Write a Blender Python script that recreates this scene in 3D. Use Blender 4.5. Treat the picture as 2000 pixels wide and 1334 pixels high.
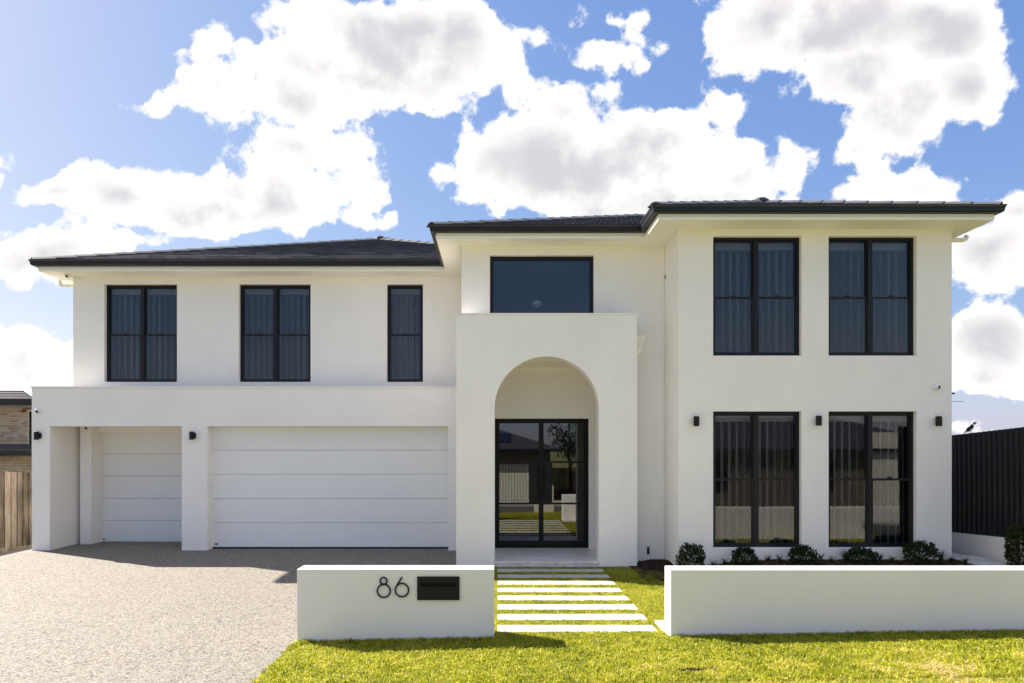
import bpy, bmesh, math, random
import numpy as np
from mathutils import Vector, Matrix
random.seed(7)
rng = np.random.default_rng(11)
sc = bpy.context.scene
for _o in list(bpy.data.objects):
    bpy.data.objects.remove(_o)
R = math.radians
COL = sc.collection

# ------------------------------------------------------------------ camera
EYE = 2.05
FPX = 1333.0
cam_d = bpy.data.cameras.new('camera')
cam = bpy.data.objects.new('camera', cam_d)
COL.objects.link(cam)
cam.location = (0, 0, EYE)
cam.rotation_euler = (R(90), 0, 0)
cam_d.sensor_width = 36
cam_d.lens = 24
cam_d.shift_x = 0.015
cam_d.shift_y = 0.105
cam_d.clip_start = 0.05
cam_d.clip_end = 3000
sc.camera = cam

# ------------------------------------------------------------------ sun, sky, exposure
SUN = Vector((1.03, -0.56, -1.0)).normalized()          # the way the light travels
sd = bpy.data.lights.new('sun', 'SUN')
sd.energy = 4.9
sd.angle = R(0.53)
sd.color = (1.0, 0.92, 0.81)
so = bpy.data.objects.new('sun', sd)
COL.objects.link(so)
so.rotation_euler = SUN.to_track_quat('-Z', 'Y').to_euler()
so.location = (-20, 10, 20)
sc.view_settings.view_transform = 'Standard'
sc.view_settings.look = 'None'
sc.view_settings.exposure = 1.65
sc.view_settings.gamma = 1
sc.cycles.max_bounces = 12
sc.cycles.diffuse_bounces = 7
sc.cycles.transparent_max_bounces = 12
sc.view_settings.use_curve_mapping = False
SUN_EL = math.asin(-SUN.z)
SUN_ROT = math.atan2(-SUN.x, -SUN.y)                    # clockwise from +Y
SKY_STRENGTH = 0.10
CLOUD_WHITE = 3.8
CLOUD_GREY = 2.25

world = bpy.data.worlds.new('World')
sc.world = world
world.use_nodes = True
world.cycles.sampling_method = 'MANUAL'
world.cycles.sample_map_resolution = 512


class NT:
    """Small helper that writes node trees."""
    def __init__(self, nt):
        self.nt = nt
        nt.nodes.clear()

    def n(self, typ, ins=None, **props):
        nd = self.nt.nodes.new(typ)
        for k, v in props.items():
            setattr(nd, k, v)
        for k, v in (ins or {}).items():
            s = nd.inputs[k]
            if isinstance(v, bpy.types.NodeSocket):
                self.nt.links.new(v, s)
            else:
                s.default_value = v
        return nd

    def math(self, op, a, b=None, c=None, clamp=False):
        ins = {0: a}
        if b is not None:
            ins[1] = b
        if c is not None:
            ins[2] = c
        return self.n('ShaderNodeMath', ins, operation=op, use_clamp=clamp).outputs[0]

    def vec(self, op, a, b=None, c=None):
        ins = {0: a}
        if b is not None:
            ins[1] = b
        if c is not None:
            ins[2] = c
        nd = self.n('ShaderNodeVectorMath', ins, operation=op)
        return nd.outputs['Value'] if op in ('LENGTH', 'DOT_PRODUCT', 'DISTANCE') else nd.outputs[0]

    def ss(self, v, a, b, lo=0.0, hi=1.0):
        return self.n('ShaderNodeMapRange', {'Value': v, 'From Min': a, 'From Max': b, 'To Min': lo, 'To Max': hi},
                      interpolation_type='SMOOTHSTEP').outputs[0]

    def noise(self, v, scale, detail=4.0, rough=0.55, out=0, **kw):
        ins = {'Scale': scale, 'Detail': detail, 'Roughness': rough}
        if v is not None:
            ins['Vector'] = v
        return self.n('ShaderNodeTexNoise', ins, **kw).outputs[out]

    def mixc(self, f, a, b):
        nd = self.nt.nodes.new('ShaderNodeMix')
        nd.data_type = 'RGBA'
        for idx, v in ((0, f), (6, a), (7, b)):
            s = nd.inputs[idx]
            if isinstance(v, bpy.types.NodeSocket):
                self.nt.links.new(v, s)
            else:
                s.default_value = v
        return nd.outputs[2]

    def ramp(self, f, stops):
        nd = self.n('ShaderNodeValToRGB', {0: f})
        el = nd.color_ramp.elements
        while len(el) < len(stops):
            el.new(0.5)
        for e, (p, c) in zip(el, stops):
            e.position = p
            e.color = c if len(c) == 4 else (*c, 1)
        return nd.outputs[0]


def build_world():
    t = NT(world.node_tree)
    tc = t.n('ShaderNodeTexCoord')
    d = tc.outputs['Generated']
    sky = t.n('ShaderNodeTexSky', sky_type='NISHITA', sun_disc=False, sun_elevation=SUN_EL, sun_rotation=SUN_ROT,
              altitude=50, air_density=1.0, dust_density=0.8, ozone_density=2.5)
    sep = t.n('ShaderNodeSeparateXYZ', {0: d})
    x, y, z = sep.outputs
    ysafe = t.math('MAXIMUM', y, 0.08)
    P = t.n('ShaderNodeCombineXYZ', {0: t.math('DIVIDE', x, ysafe), 1: t.math('DIVIDE', z, ysafe), 2: 0.0}).outputs[0]
    # turbulence pushes the outline of every cloud about
    w1 = t.vec('SUBTRACT', t.noise(P, 4.5, 3, 0.55, out=1), (0.5, 0.5, 0.5))
    w2 = t.vec('SUBTRACT', t.noise(P, 22, 4, 0.6, out=1), (0.5, 0.5, 0.5))
    Q = t.vec('MULTIPLY_ADD', w1, (0.10, 0.10, 0), P)
    Q = t.vec('MULTIPLY_ADD', w2, (0.035, 0.035, 0), Q)
    blobs = [  # cloud banks of this sky: azimuth and height as tangents, half width, half height
        (760, 105, 235, 130), (600, 180, 120, 70), (880, 60, 110, 90), (640, 30, 130, 60),
        (405, 78, 42, 34), (500, 95, 45, 24), (300, 190, 75, 22), (425, 170, 75, 60), (440, 235, 50, 25),
        (600, 290, 150, 70), (690, 350, 75, 75), (560, 390, 170, 75), (270, 380, 115, 65), (115, 375, 85, 28),
        (420, 430, 190, 42), (75, 505, 135, 62), (270, 485, 55, 20), (70, 700, 110, 70), (760, 432, 50, 20),
        (1140, 320, 215, 115), (1110, 205, 90, 55), (1300, 300, 200, 95), (1420, 225, 60, 65), (1430, 320, 130, 75), (1545, 315, 75, 62), (1060, 60, 35, 28), (470, 150, 45, 40), (345, 85, 14, 12), (790, 395, 26, 22), (1230, 60, 30, 26),
        (1250, 380, 330, 60), (1165, 95, 80, 40), (1190, 25, 90, 32), (1310, 18, 38, 26), (1300, 85, 18, 18),
        (1255, 122, 26, 16), (1600, 40, 230, 100), (1830, 60, 130, 90), (1660, 150, 140, 75), (1740, 220, 120, 85),
        (1680, 300, 62, 45), (1895, 190, 78, 75), (1760, 375, 140, 38), (1930, 500, 125, 80), (1985, 430, 60, 50),
        (1935, 665, 120, 72), (1925, 725, 90, 30), (1880, 833, 34, 12), (850, 345, 42, 24), (940, 195, 24, 16),
        (1000, 130, 22, 60), (60, 213, 12, 10), (980, 395, 60, 30), (1880, 440, 45, 18),
        (-260, 300, 260, 110), (-120, 560, 110, 60), (2300, 300, 220, 130), (2250, 640, 190, 70), (2650, 480, 240, 120),
        (500, -220, 260, 120), (1300, -280, 320, 110), (2000, -260, 240, 120), (-700, 500, 260, 110)]
    fld = None
    for (px, py, rx, ry) in blobs:
        u, v = (px - 970) / FPX, (877 - py) / FPX
        a, b = FPX / (rx * 1.10), FPX / (ry * 1.10)
        ln = t.vec('LENGTH', t.vec('MULTIPLY_ADD', Q, (a, b, 0), (-u * a, -v * b, 0)))
        k = min(2.0, (math.sqrt(rx * ry) / 85.0) ** 0.9)
        ln = t.math('MULTIPLY_ADD', ln, k, -k)
        fld = ln if fld is None else t.math('SMOOTH_MIN', fld, ln, 0.20)
    body = t.math('MULTIPLY', fld, -1.0)
    # behind and beside the camera the same kind of broken cumulus goes on
    other = t.math('MULTIPLY', t.math('SUBTRACT', t.noise(t.vec('ADD', d, REAR), 2.6, 3, 0.5), 0.47), 5.0)
    gap = t.ss(t.vec('DOT_PRODUCT', d, (0.06, -0.955, 0.29)), 0.80, 0.93)
    other = t.math('SUBTRACT', other, t.math('MULTIPLY', gap, 2.2))
    front = t.ss(y, 0.30, 0.42)
    base = t.math('ADD', t.math('MULTIPLY', body, front), t.math('MULTIPLY', other, t.math('SUBTRACT', 1.0, front)))
    D3 = t.vec('SCALE', d, None)
    D3.node.inputs['Scale'].default_value = 1.0
    n1 = t.noise(D3, 7, 6, 0.58)
    off = t.vec('ADD', D3, (-0.030, 0.0, 0.026))
    n2 = t.noise(off, 9, 5, 0.55)
    n1s = t.noise(D3, 9, 5, 0.55)
    fine = t.math('MULTIPLY', t.math('SUBTRACT', n1, 0.49), 2.7)
    hf = t.math('MULTIPLY', t.math('SUBTRACT', t.noise(D3, 30, 8, 0.62), 0.5), 1.15)
    dens = t.math('ADD', t.math('ADD', base, hf), fine)
    mask = t.ss(dens, 0.02, 0.30)
    # sunlit rims and broad grey undersides
    low = t.noise(D3, 3.6, 4, 0.5)
    lit = t.math('MULTIPLY', t.math('SUBTRACT', n1s, n2), 2.4)
    core = t.ss(t.math('ADD', base, t.math('MULTIPLY', fine, 0.5)), 0.12, 1.1)
    grey = t.math('MULTIPLY', core, t.ss(t.math('SUBTRACT', low, t.math('MULTIPLY', lit, 0.35)), 0.30, 0.62), clamp=True)
    white = (CLOUD_WHITE, CLOUD_WHITE * 0.975, CLOUD_WHITE * 0.94, 1)
    greyc = (CLOUD_GREY, CLOUD_GREY * 0.975, CLOUD_GREY * 1.04, 1)
    cl = t.mixc(grey, white, greyc)
    # sky colour: a little more violet and paler towards the sun side, as hazy summer air
    sc3 = t.n('ShaderNodeSeparateColor', {0: sky.outputs[0]})
    chan = []
    for k in range(3):
        chan.append(t.math('MULTIPLY', t.math('POWER', t.math('DIVIDE', sc3.outputs[k], SKY_REF[k]), SKY_GAMMA[k]), SKY_OUT[k]))
    skyc = t.n('ShaderNodeCombineColor', {0: chan[0], 1: chan[1], 2: chan[2]})
    col = t.mixc(t.math('MULTIPLY', mask, t.ss(z, -0.02, 0.03)), skyc.outputs[0], cl)
    bg = t.n('ShaderNodeBackground', {'Color': col, 'Strength': SKY_STRENGTH})
    out = t.n('ShaderNodeOutputWorld', {'Surface': bg.outputs[0]})


REAR = (3.3, 1.7, 0.4)
SKY_REF = (1.28, 2.17, 3.87)
SKY_GAMMA = (0.90, 0.70, 0.35)
SKY_OUT = (0.68, 1.21, 2.45)
build_world()

# ------------------------------------------------------------------ materials
def new_mat(name):
    m = bpy.data.materials.new(name)
    m.use_nodes = True
    return m, NT(m.node_tree)


def principled(t, **ins):
    b = t.n('ShaderNodeBsdfPrincipled', ins)
    t.n('ShaderNodeOutputMaterial', {'Surface': b.outputs[0]})
    return b


def flat_mat(name, col, rough=0.5, spec=0.5, metal=0.0, noise=0.0, nscale=8, bump=0.0, bscale=60):
    m, t = new_mat(name)
    pos = t.n('ShaderNodeNewGeometry').outputs['Position']
    c = (*col, 1)
    if noise:
        f = t.noise(pos, nscale, 5, 0.6)
        c = t.mixc(f, (*[v * (1 - noise) for v in col], 1), (*[min(1, v * (1 + noise)) for v in col], 1))
    ins = {'Base Color': c, 'Roughness': rough, 'Specular IOR Level': spec, 'Metallic': metal}
    if bump:
        h = t.noise(pos, bscale, 4, 0.6)
        ins['Normal'] = t.n('ShaderNodeBump', {'Height': h, 'Strength': bump, 'Distance': 0.01}).outputs[0]
    principled(t, **ins)
    return m


def render_mat(name, col, streak=0.03):
    """Painted cement render: faint trowel clouds, streaks under edges, fine sand grain."""
    m, t = new_mat(name)
    pos = t.n('ShaderNodeNewGeometry').outputs['Position']
    big = t.noise(pos, 0.9, 4, 0.55)
    st = t.noise(t.vec('MULTIPLY', pos, (2.5, 2.5, 0.5)), 1.0, 4, 0.6)
    sp = t.noise(pos, 14, 6, 0.65)
    f = t.math('ADD', t.math('MULTIPLY', big, 0.6), t.math('ADD', t.math('MULTIPLY', st, 0.25), t.math('MULTIPLY', sp, 0.15)))
    f = t.ss(f, 0.36, 0.62)
    lo = (*[v * (1 - streak) for v in col], 1)
    c = t.mixc(f, lo, (*col, 1))
    h = t.math('ADD', t.noise(pos, 260, 3, 0.6), t.math('MULTIPLY', t.noise(pos, 3.2, 4, 0.5), 2.5))
    nb = t.n('ShaderNodeBump', {'Height': h, 'Strength': 0.22, 'Distance': 0.004}).outputs[0]
    principled(t, **{'Base Color': c, 'Roughness': 0.78, 'Specular IOR Level': 0.25, 'Normal': nb})
    return m


M = {}
M['render'] = render_mat('white_render', (0.88, 0.85, 0.805), 0.05)
M['render_low'] = render_mat('white_garden_wall_render', (0.84, 0.81, 0.765), 0.045)
M['trim'] = flat_mat('pale_trim_paint', (0.88, 0.86, 0.79), 0.45, noise=0.03, nscale=3)
M['soffit'] = flat_mat('soffit_paint', (0.88, 0.85, 0.78), 0.7, noise=0.03, nscale=2)
M['gutter'] = flat_mat('dark_gutter_steel', (0.010, 0.012, 0.020), 0.40, 0.35, noise=0.15, nscale=4)
M['frame'] = flat_mat('black_window_aluminium', (0.006, 0.007, 0.010), 0.45, 0.3, noise=0.1)
M['doorframe'] = flat_mat('black_steel_door', (0.004, 0.004, 0.004), 0.45, 0.25, noise=0.1)
M['black'] = flat_mat('satin_black_metal', (0.007, 0.007, 0.008), 0.5, 0.3, noise=0.15, nscale=20)
M['slot'] = flat_mat('letter_slot_black', (0.002, 0.002, 0.002), 0.6, 0.2)
M['garage'] = flat_mat('garage_door_paint', (0.84, 0.835, 0.80), 0.5, 0.35, noise=0.02, nscale=2, bump=0.05, bscale=400)
M['rubber'] = flat_mat('door_seal_rubber', (0.015, 0.015, 0.016), 0.8, 0.2)
M['plastic'] = flat_mat('white_camera_plastic', (0.75, 0.75, 0.74), 0.35)
M['lens'] = flat_mat('camera_lens', (0.004, 0.004, 0.005), 0.08, 0.6)


def sheer_mat():
    # thin voile: looking square at the weave one sees through it, on the sides of a fold it closes up
    m, t = new_mat('sheer_curtain')
    fc = t.n('ShaderNodeLayerWeight', {'Blend': 0.45}).outputs['Facing']
    d = t.n('ShaderNodeBsdfDiffuse', {'Color': (0.78, 0.78, 0.77, 1)})
    tl_ = t.n('ShaderNodeBsdfTranslucent', {'Color': (0.5, 0.5, 0.5, 1)})
    tp = t.n('ShaderNodeBsdfTransparent', {'Color': (1, 1, 1, 1)})
    m1 = t.n('ShaderNodeMixShader', {0: 0.3, 1: d.outputs[0], 2: tl_.outputs[0]})
    m2 = t.n('ShaderNodeMixShader', {0: t.ss(fc, 0.05, 0.65, 0.10, 1.0), 1: tp.outputs[0], 2: m1.outputs[0]})
    t.n('ShaderNodeOutputMaterial', {'Surface': m2.outputs[0]})
    return m


M['curtain'] = sheer_mat()
M['track'] = flat_mat('curtain_pelmet', (0.60, 0.60, 0.57), 0.8, 0.1)
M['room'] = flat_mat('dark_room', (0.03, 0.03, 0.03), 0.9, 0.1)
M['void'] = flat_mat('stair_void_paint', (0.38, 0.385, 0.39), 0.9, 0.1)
M['timber_floor'] = flat_mat('room_floor', (0.10, 0.08, 0.06), 0.6, 0.3, noise=0.2)
M['mortar'] = flat_mat('mortar', (0.66, 0.60, 0.49), 0.9, 0.1, noise=0.12, nscale=20)
M['white_gloss'] = flat_mat('pendant_glass', (0.8, 0.8, 0.8), 0.25)
M['solar'] = flat_mat('solar_panel', (0.008, 0.011, 0.02), 0.15, 0.6)
M['cream_wall'] = flat_mat('cream_render', (0.62, 0.60, 0.52), 0.8, noise=0.05)
M['rust'] = flat_mat('brown_bracket', (0.10, 0.05, 0.03), 0.7)


def glass_mat(name, tint, refl, bias):
    m, t = new_mat(name)
    fr = t.n('ShaderNodeFresnel', {'IOR': 1.5}).outputs[0]
    pos = t.n('ShaderNodeNewGeometry').outputs['Position']
    nb = t.n('ShaderNodeBump', {'Height': t.noise(pos, 1.3, 2, 0.5), 'Strength': 0.012, 'Distance': 0.02}).outputs[0]
    gl = t.n('ShaderNodeBsdfGlossy', {'Color': (0.95, 0.97, 1, 1), 'Roughness': 0.012, 'Normal': nb})
    tr = t.n('ShaderNodeBsdfTransparent', {'Color': (*tint, 1)})
    f = t.math('MULTIPLY_ADD', fr, refl, bias, clamp=True)
    mx = t.n('ShaderNodeMixShader', {0: f, 1: tr.outputs[0], 2: gl.outputs[0]})
    t.n('ShaderNodeOutputMaterial', {'Surface': mx.outputs[0]})
    return m


M['glass'] = glass_mat('tinted_window_glass', (0.74, 0.745, 0.74), 1.0, 0.0)
M['clear_glass'] = glass_mat('clear_window_glass', (0.80, 0.83, 0.87), 1.2, 0.0)
M['door_glass'] = glass_mat('door_glass', (0.45, 0.45, 0.43), 1.8, 0.035)


def tile_mat():
    m, t = new_mat('charcoal_roof_tile')
    oi = t.n('ShaderNodeObjectInfo').outputs['Random']
    pos = t.n('ShaderNodeNewGeometry').outputs['Position']
    rnd = t.n('ShaderNodeNewGeometry').outputs['Random Per Island']
    nz = t.noise(pos, 7, 5, 0.65)
    f = t.math('ADD', t.math('MULTIPLY', t.math('ADD', oi, rnd), 0.36), t.math('MULTIPLY', nz, 0.42))
    c = t.ramp(f, [(0.15, (0.016, 0.016, 0.020)), (0.45, (0.032, 0.032, 0.038)), (0.8, (0.065, 0.063, 0.068)), (1.0, (0.11, 0.105, 0.10))])
    nb = t.n('ShaderNodeBump', {'Height': t.noise(pos, 90, 3, 0.6), 'Strength': 0.1, 'Distance': 0.003}).outputs[0]
    principled(t, **{'Base Color': c, 'Roughness': 0.50, 'Specular IOR Level': 0.4, 'Normal': nb})
    return m


M['tile'] = tile_mat()
M['ridge'] = flat_mat('ridge_tile_glare_grey', (0.10, 0.10, 0.105), 0.42, 0.5, noise=0.2, nscale=6)  # paler than the tiles: sun glare on the caps put into the colour


def brick_mat(name, cols):
    m, t = new_mat(name)
    oi = t.n('ShaderNodeObjectInfo').outputs['Random']
    g = t.n('ShaderNodeNewGeometry')
    nz = t.noise(g.outputs['Position'], 30, 5, 0.65)
    r = t.math('FRACT', t.math('ADD', oi, g.outputs['Random Per Island']))
    f = t.math('ADD', t.math('MULTIPLY', r, 0.6), t.math('MULTIPLY', nz, 0.4))
    c = t.ramp(f, [(0.1, cols[0]), (0.5, cols[1]), (0.9, cols[2])])
    principled(t, **{'Base Color': c, 'Roughness': 0.85, 'Specular IOR Level': 0.2})
    return m


M['brick'] = brick_mat('tan_brick', [(0.30, 0.22, 0.155), (0.42, 0.33, 0.24), (0.52, 0.43, 0.33)])
M['brick_far'] = brick_mat('brown_brick', [(0.09, 0.07, 0.055), (0.14, 0.115, 0.095), (0.20, 0.17, 0.14)])


def driveway_mat():
    """Exposed aggregate: cream and tan pebbles with dark ones between, seen as geometry-scale speckle."""
    m, t = new_mat('exposed_aggregate')
    pos = t.n('ShaderNodeNewGeometry').outputs['Position']
    v1 = t.n('ShaderNodeTexVoronoi', {'Vector': pos, 'Scale': 72.0})
    v2 = t.n('ShaderNodeTexVoronoi', {'Vector': pos, 'Scale': 40.0})
    s1 = t.n('ShaderNodeSeparateColor', {0: v1.outputs['Color']})
    s2 = t.n('ShaderNodeSeparateColor', {0: v2.outputs['Color']})
    c1 = t.ramp(s1.outputs[0], [(0.0, (0.04, 0.03, 0.024)), (0.14, (0.09, 0.065, 0.05)), (0.2, (0.17, 0.14, 0.115)),
                                (0.55, (0.22, 0.193, 0.167)), (0.8, (0.29, 0.26, 0.228)), (1.0, (0.40, 0.37, 0.335))])
    c2 = t.ramp(s2.outputs[1], [(0.0, (0.02, 0.016, 0.013)), (0.18, (0.07, 0.055, 0.045)), (0.3, (0.20, 0.173, 0.147)), (1.0, (0.30, 0.27, 0.238))])
    c = t.mixc(0.45, c1, c2)
    blot = t.ss(t.noise(pos, 1.1, 5, 0.6), 0.3, 0.7)
    c = t.mixc(t.math('MULTIPLY', blot, 0.12), c, (0.29, 0.255, 0.22, 1))
    stain = t.ss(t.noise(t.vec('MULTIPLY', pos, (1.0, 0.45, 1)), 0.55, 6, 0.62), 0.60, 0.78)
    c = t.mixc(t.math('MULTIPLY', stain, 0.22), c, (0.25, 0.21, 0.17, 1))
    sepc = t.n('ShaderNodeMix', {}, data_type='RGBA', blend_type='MULTIPLY')
    sepc.inputs[0].default_value = 1.0
    t.nt.links.new(c, sepc.inputs[6])
    sepc.inputs[7].default_value = (0.81, 0.84, 0.835, 1)
    c = sepc.outputs[2]
    h = t.math('SUBTRACT', 0.5, v1.outputs['Distance'])
    nb = t.n('ShaderNodeBump', {'Height': h, 'Strength': 0.5, 'Distance': 0.006}).outputs[0]
    principled(t, **{'Base Color': c, 'Roughness': 0.8, 'Specular IOR Level': 0.3, 'Normal': nb})
    return m


M['driveway'] = driveway_mat()
M['slab'] = flat_mat('pale_paver', (0.43, 0.42, 0.395), 0.75, 0.3, noise=0.07, nscale=6, bump=0.15, bscale=180)
M['slab_side'] = flat_mat('side_paver', (0.62, 0.62, 0.61), 0.75, 0.3, noise=0.08, nscale=6, bump=0.15, bscale=180)


def marble_mat():
    m, t = new_mat('porch_stone')
    pos = t.n('ShaderNodeNewGeometry').outputs['Position']
    n = t.noise(t.vec('MULTIPLY', pos, (1.2, 3.4, 3)), 1.4, 8, 0.6)
    c = t.ramp(n, [(0.35, (0.80, 0.79, 0.78)), (0.47, (0.74, 0.73, 0.72)), (0.5, (0.62, 0.61, 0.60)), (0.54, (0.78, 0.77, 0.76)), (0.7, (0.84, 0.83, 0.82))])
    principled(t, **{'Base Color': c, 'Roughness': 0.35, 'Specular IOR Level': 0.5})
    return m


M['marble'] = marble_mat()


def soil_mat(name, a, b):
    m, t = new_mat(name)
    pos = t.n('ShaderNodeNewGeometry').outputs['Position']
    n = t.noise(pos, 22, 8, 0.7)
    c = t.ramp(n, [(0.3, a), (0.7, b)])
    nb = t.n('ShaderNodeBump', {'Height': n, 'Strength': 0.8, 'Distance': 0.03}).outputs[0]
    principled(t, **{'Base Color': c, 'Roughness': 0.95, 'Specular IOR Level': 0.1, 'Normal': nb})
    return m


M['soil'] = soil_mat('garden_soil', (0.035, 0.022, 0.014), (0.085, 0.055, 0.035))
M['mulch'] = soil_mat('dark_mulch', (0.012, 0.008, 0.006), (0.035, 0.023, 0.016))
M['turf_base'] = soil_mat('turf_base', (0.16, 0.16, 0.02), (0.34, 0.31, 0.06))
M['field'] = soil_mat('distant_grass', (0.10, 0.12, 0.04), (0.18, 0.17, 0.08))
M['asphalt'] = soil_mat('asphalt', (0.07, 0.07, 0.07), (0.11, 0.105, 0.10))
M['concrete'] = flat_mat('kerb_concrete', (0.40, 0.38, 0.35), 0.85, noise=0.12, nscale=5, bump=0.2)


def grass_mat():
    m, t = new_mat('couch_grass')
    pos = t.n('ShaderNodeNewGeometry').outputs['Position']
    at = t.n('ShaderNodeAttribute', attribute_name='tone').outputs['Fac']
    c = t.ramp(at, [(0.0, (0.05, 0.08, 0.006)), (0.35, (0.27, 0.31, 0.011)), (0.65, (0.48, 0.48, 0.025)),
                    (0.85, (0.62, 0.56, 0.10)), (1.0, (0.62, 0.50, 0.26))])
    d = t.n('ShaderNodeBsdfPrincipled', {'Base Color': c, 'Roughness': 0.55, 'Specular IOR Level': 0.35})
    tr = t.n('ShaderNodeBsdfTranslucent', {'Color': c})
    mx = t.n('ShaderNodeMixShader', {0: 0.5, 1: d.outputs[0], 2: tr.outputs[0]})
    t.n('ShaderNodeOutputMaterial', {'Surface': mx.outputs[0]})
    return m


M['grass'] = grass_mat()


def leaf_mat(name, a, b, c3):
    m, t = new_mat(name)
    r = t.n('ShaderNodeNewGeometry').outputs['Random Per Island']
    c = t.ramp(r, [(0.0, a), (0.6, b), (1.0, c3)])
    d = t.n('ShaderNodeBsdfPrincipled', {'Base Color': c, 'Roughness': 0.5, 'Specular IOR Level': 0.25})
    tr = t.n('ShaderNodeBsdfTranslucent', {'Color': c})
    mx = t.n('ShaderNodeMixShader', {0: 0.15, 1: d.outputs[0], 2: tr.outputs[0]})
    t.n('ShaderNodeOutputMaterial', {'Surface': mx.outputs[0]})
    return m


M['leaf'] = leaf_mat('glossy_shrub_leaf', (0.008, 0.020, 0.007), (0.016, 0.036, 0.010), (0.035, 0.065, 0.016))
M['leaf2'] = leaf_mat('yellowish_shrub_leaf', (0.012, 0.022, 0.006), (0.03, 0.045, 0.010), (0.08, 0.09, 0.02))
M['strap'] = leaf_mat('strappy_leaf', (0.015, 0.026, 0.010), (0.03, 0.045, 0.015), (0.09, 0.10, 0.04))
M['bark'] = flat_mat('bark', (0.12, 0.08, 0.05), 0.9, 0.1, noise=0.3, nscale=20)


def paling_mat():
    m, t = new_mat('weathered_paling')
    oi = t.n('ShaderNodeObjectInfo').outputs['Random']
    pos = t.n('ShaderNodeNewGeometry').outputs['Position']
    gr = t.noise(t.vec('MULTIPLY', pos, (40, 40, 2.2)), 1.0, 6, 0.65)
    bl = t.noise(t.vec('MULTIPLY', pos, (3, 3, 1.4)), 1.0, 5, 0.6)
    f = t.math('ADD', t.math('MULTIPLY', gr, 0.45), t.math('ADD', t.math('MULTIPLY', bl, 0.4), t.math('MULTIPLY', oi, 0.22)))
    c = t.ramp(f, [(0.38, (0.03, 0.022, 0.016)), (0.5, (0.10, 0.078, 0.058)), (0.6, (0.19, 0.155, 0.118)), (0.74, (0.30, 0.255, 0.20))])
    principled(t, **{'Base Color': c, 'Roughness': 0.85, 'Specular IOR Level': 0.15})
    return m


M['paling'] = paling_mat()
M['steel_fence'] = flat_mat('dark_sheet_steel', (0.011, 0.011, 0.013), 0.45, 0.35, noise=0.2, nscale=3)
M['feather_black'] = flat_mat('black_feathers', (0.010, 0.010, 0.012), 0.6, 0.3)
M['feather_white'] = flat_mat('white_feathers', (0.72, 0.72, 0.70), 0.8, 0.2)

# ------------------------------------------------------------------ mesh helpers
ORG = {}


def tag(o, label=None, cat=None, group=None, kind=None):
    if label: o['label'] = label
    if cat: o['category'] = cat
    if group: o['group'] = group
    if kind: o['kind'] = kind
    return o


def thing(name, label, cat, loc, group=None, kind=None):
    o = bpy.data.objects.new(name, None)
    COL.objects.link(o)
    o.location = loc
    o.empty_display_size = 0.2
    ORG[o.name] = Vector(loc)
    return tag(o, label, cat, group, kind)


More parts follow.
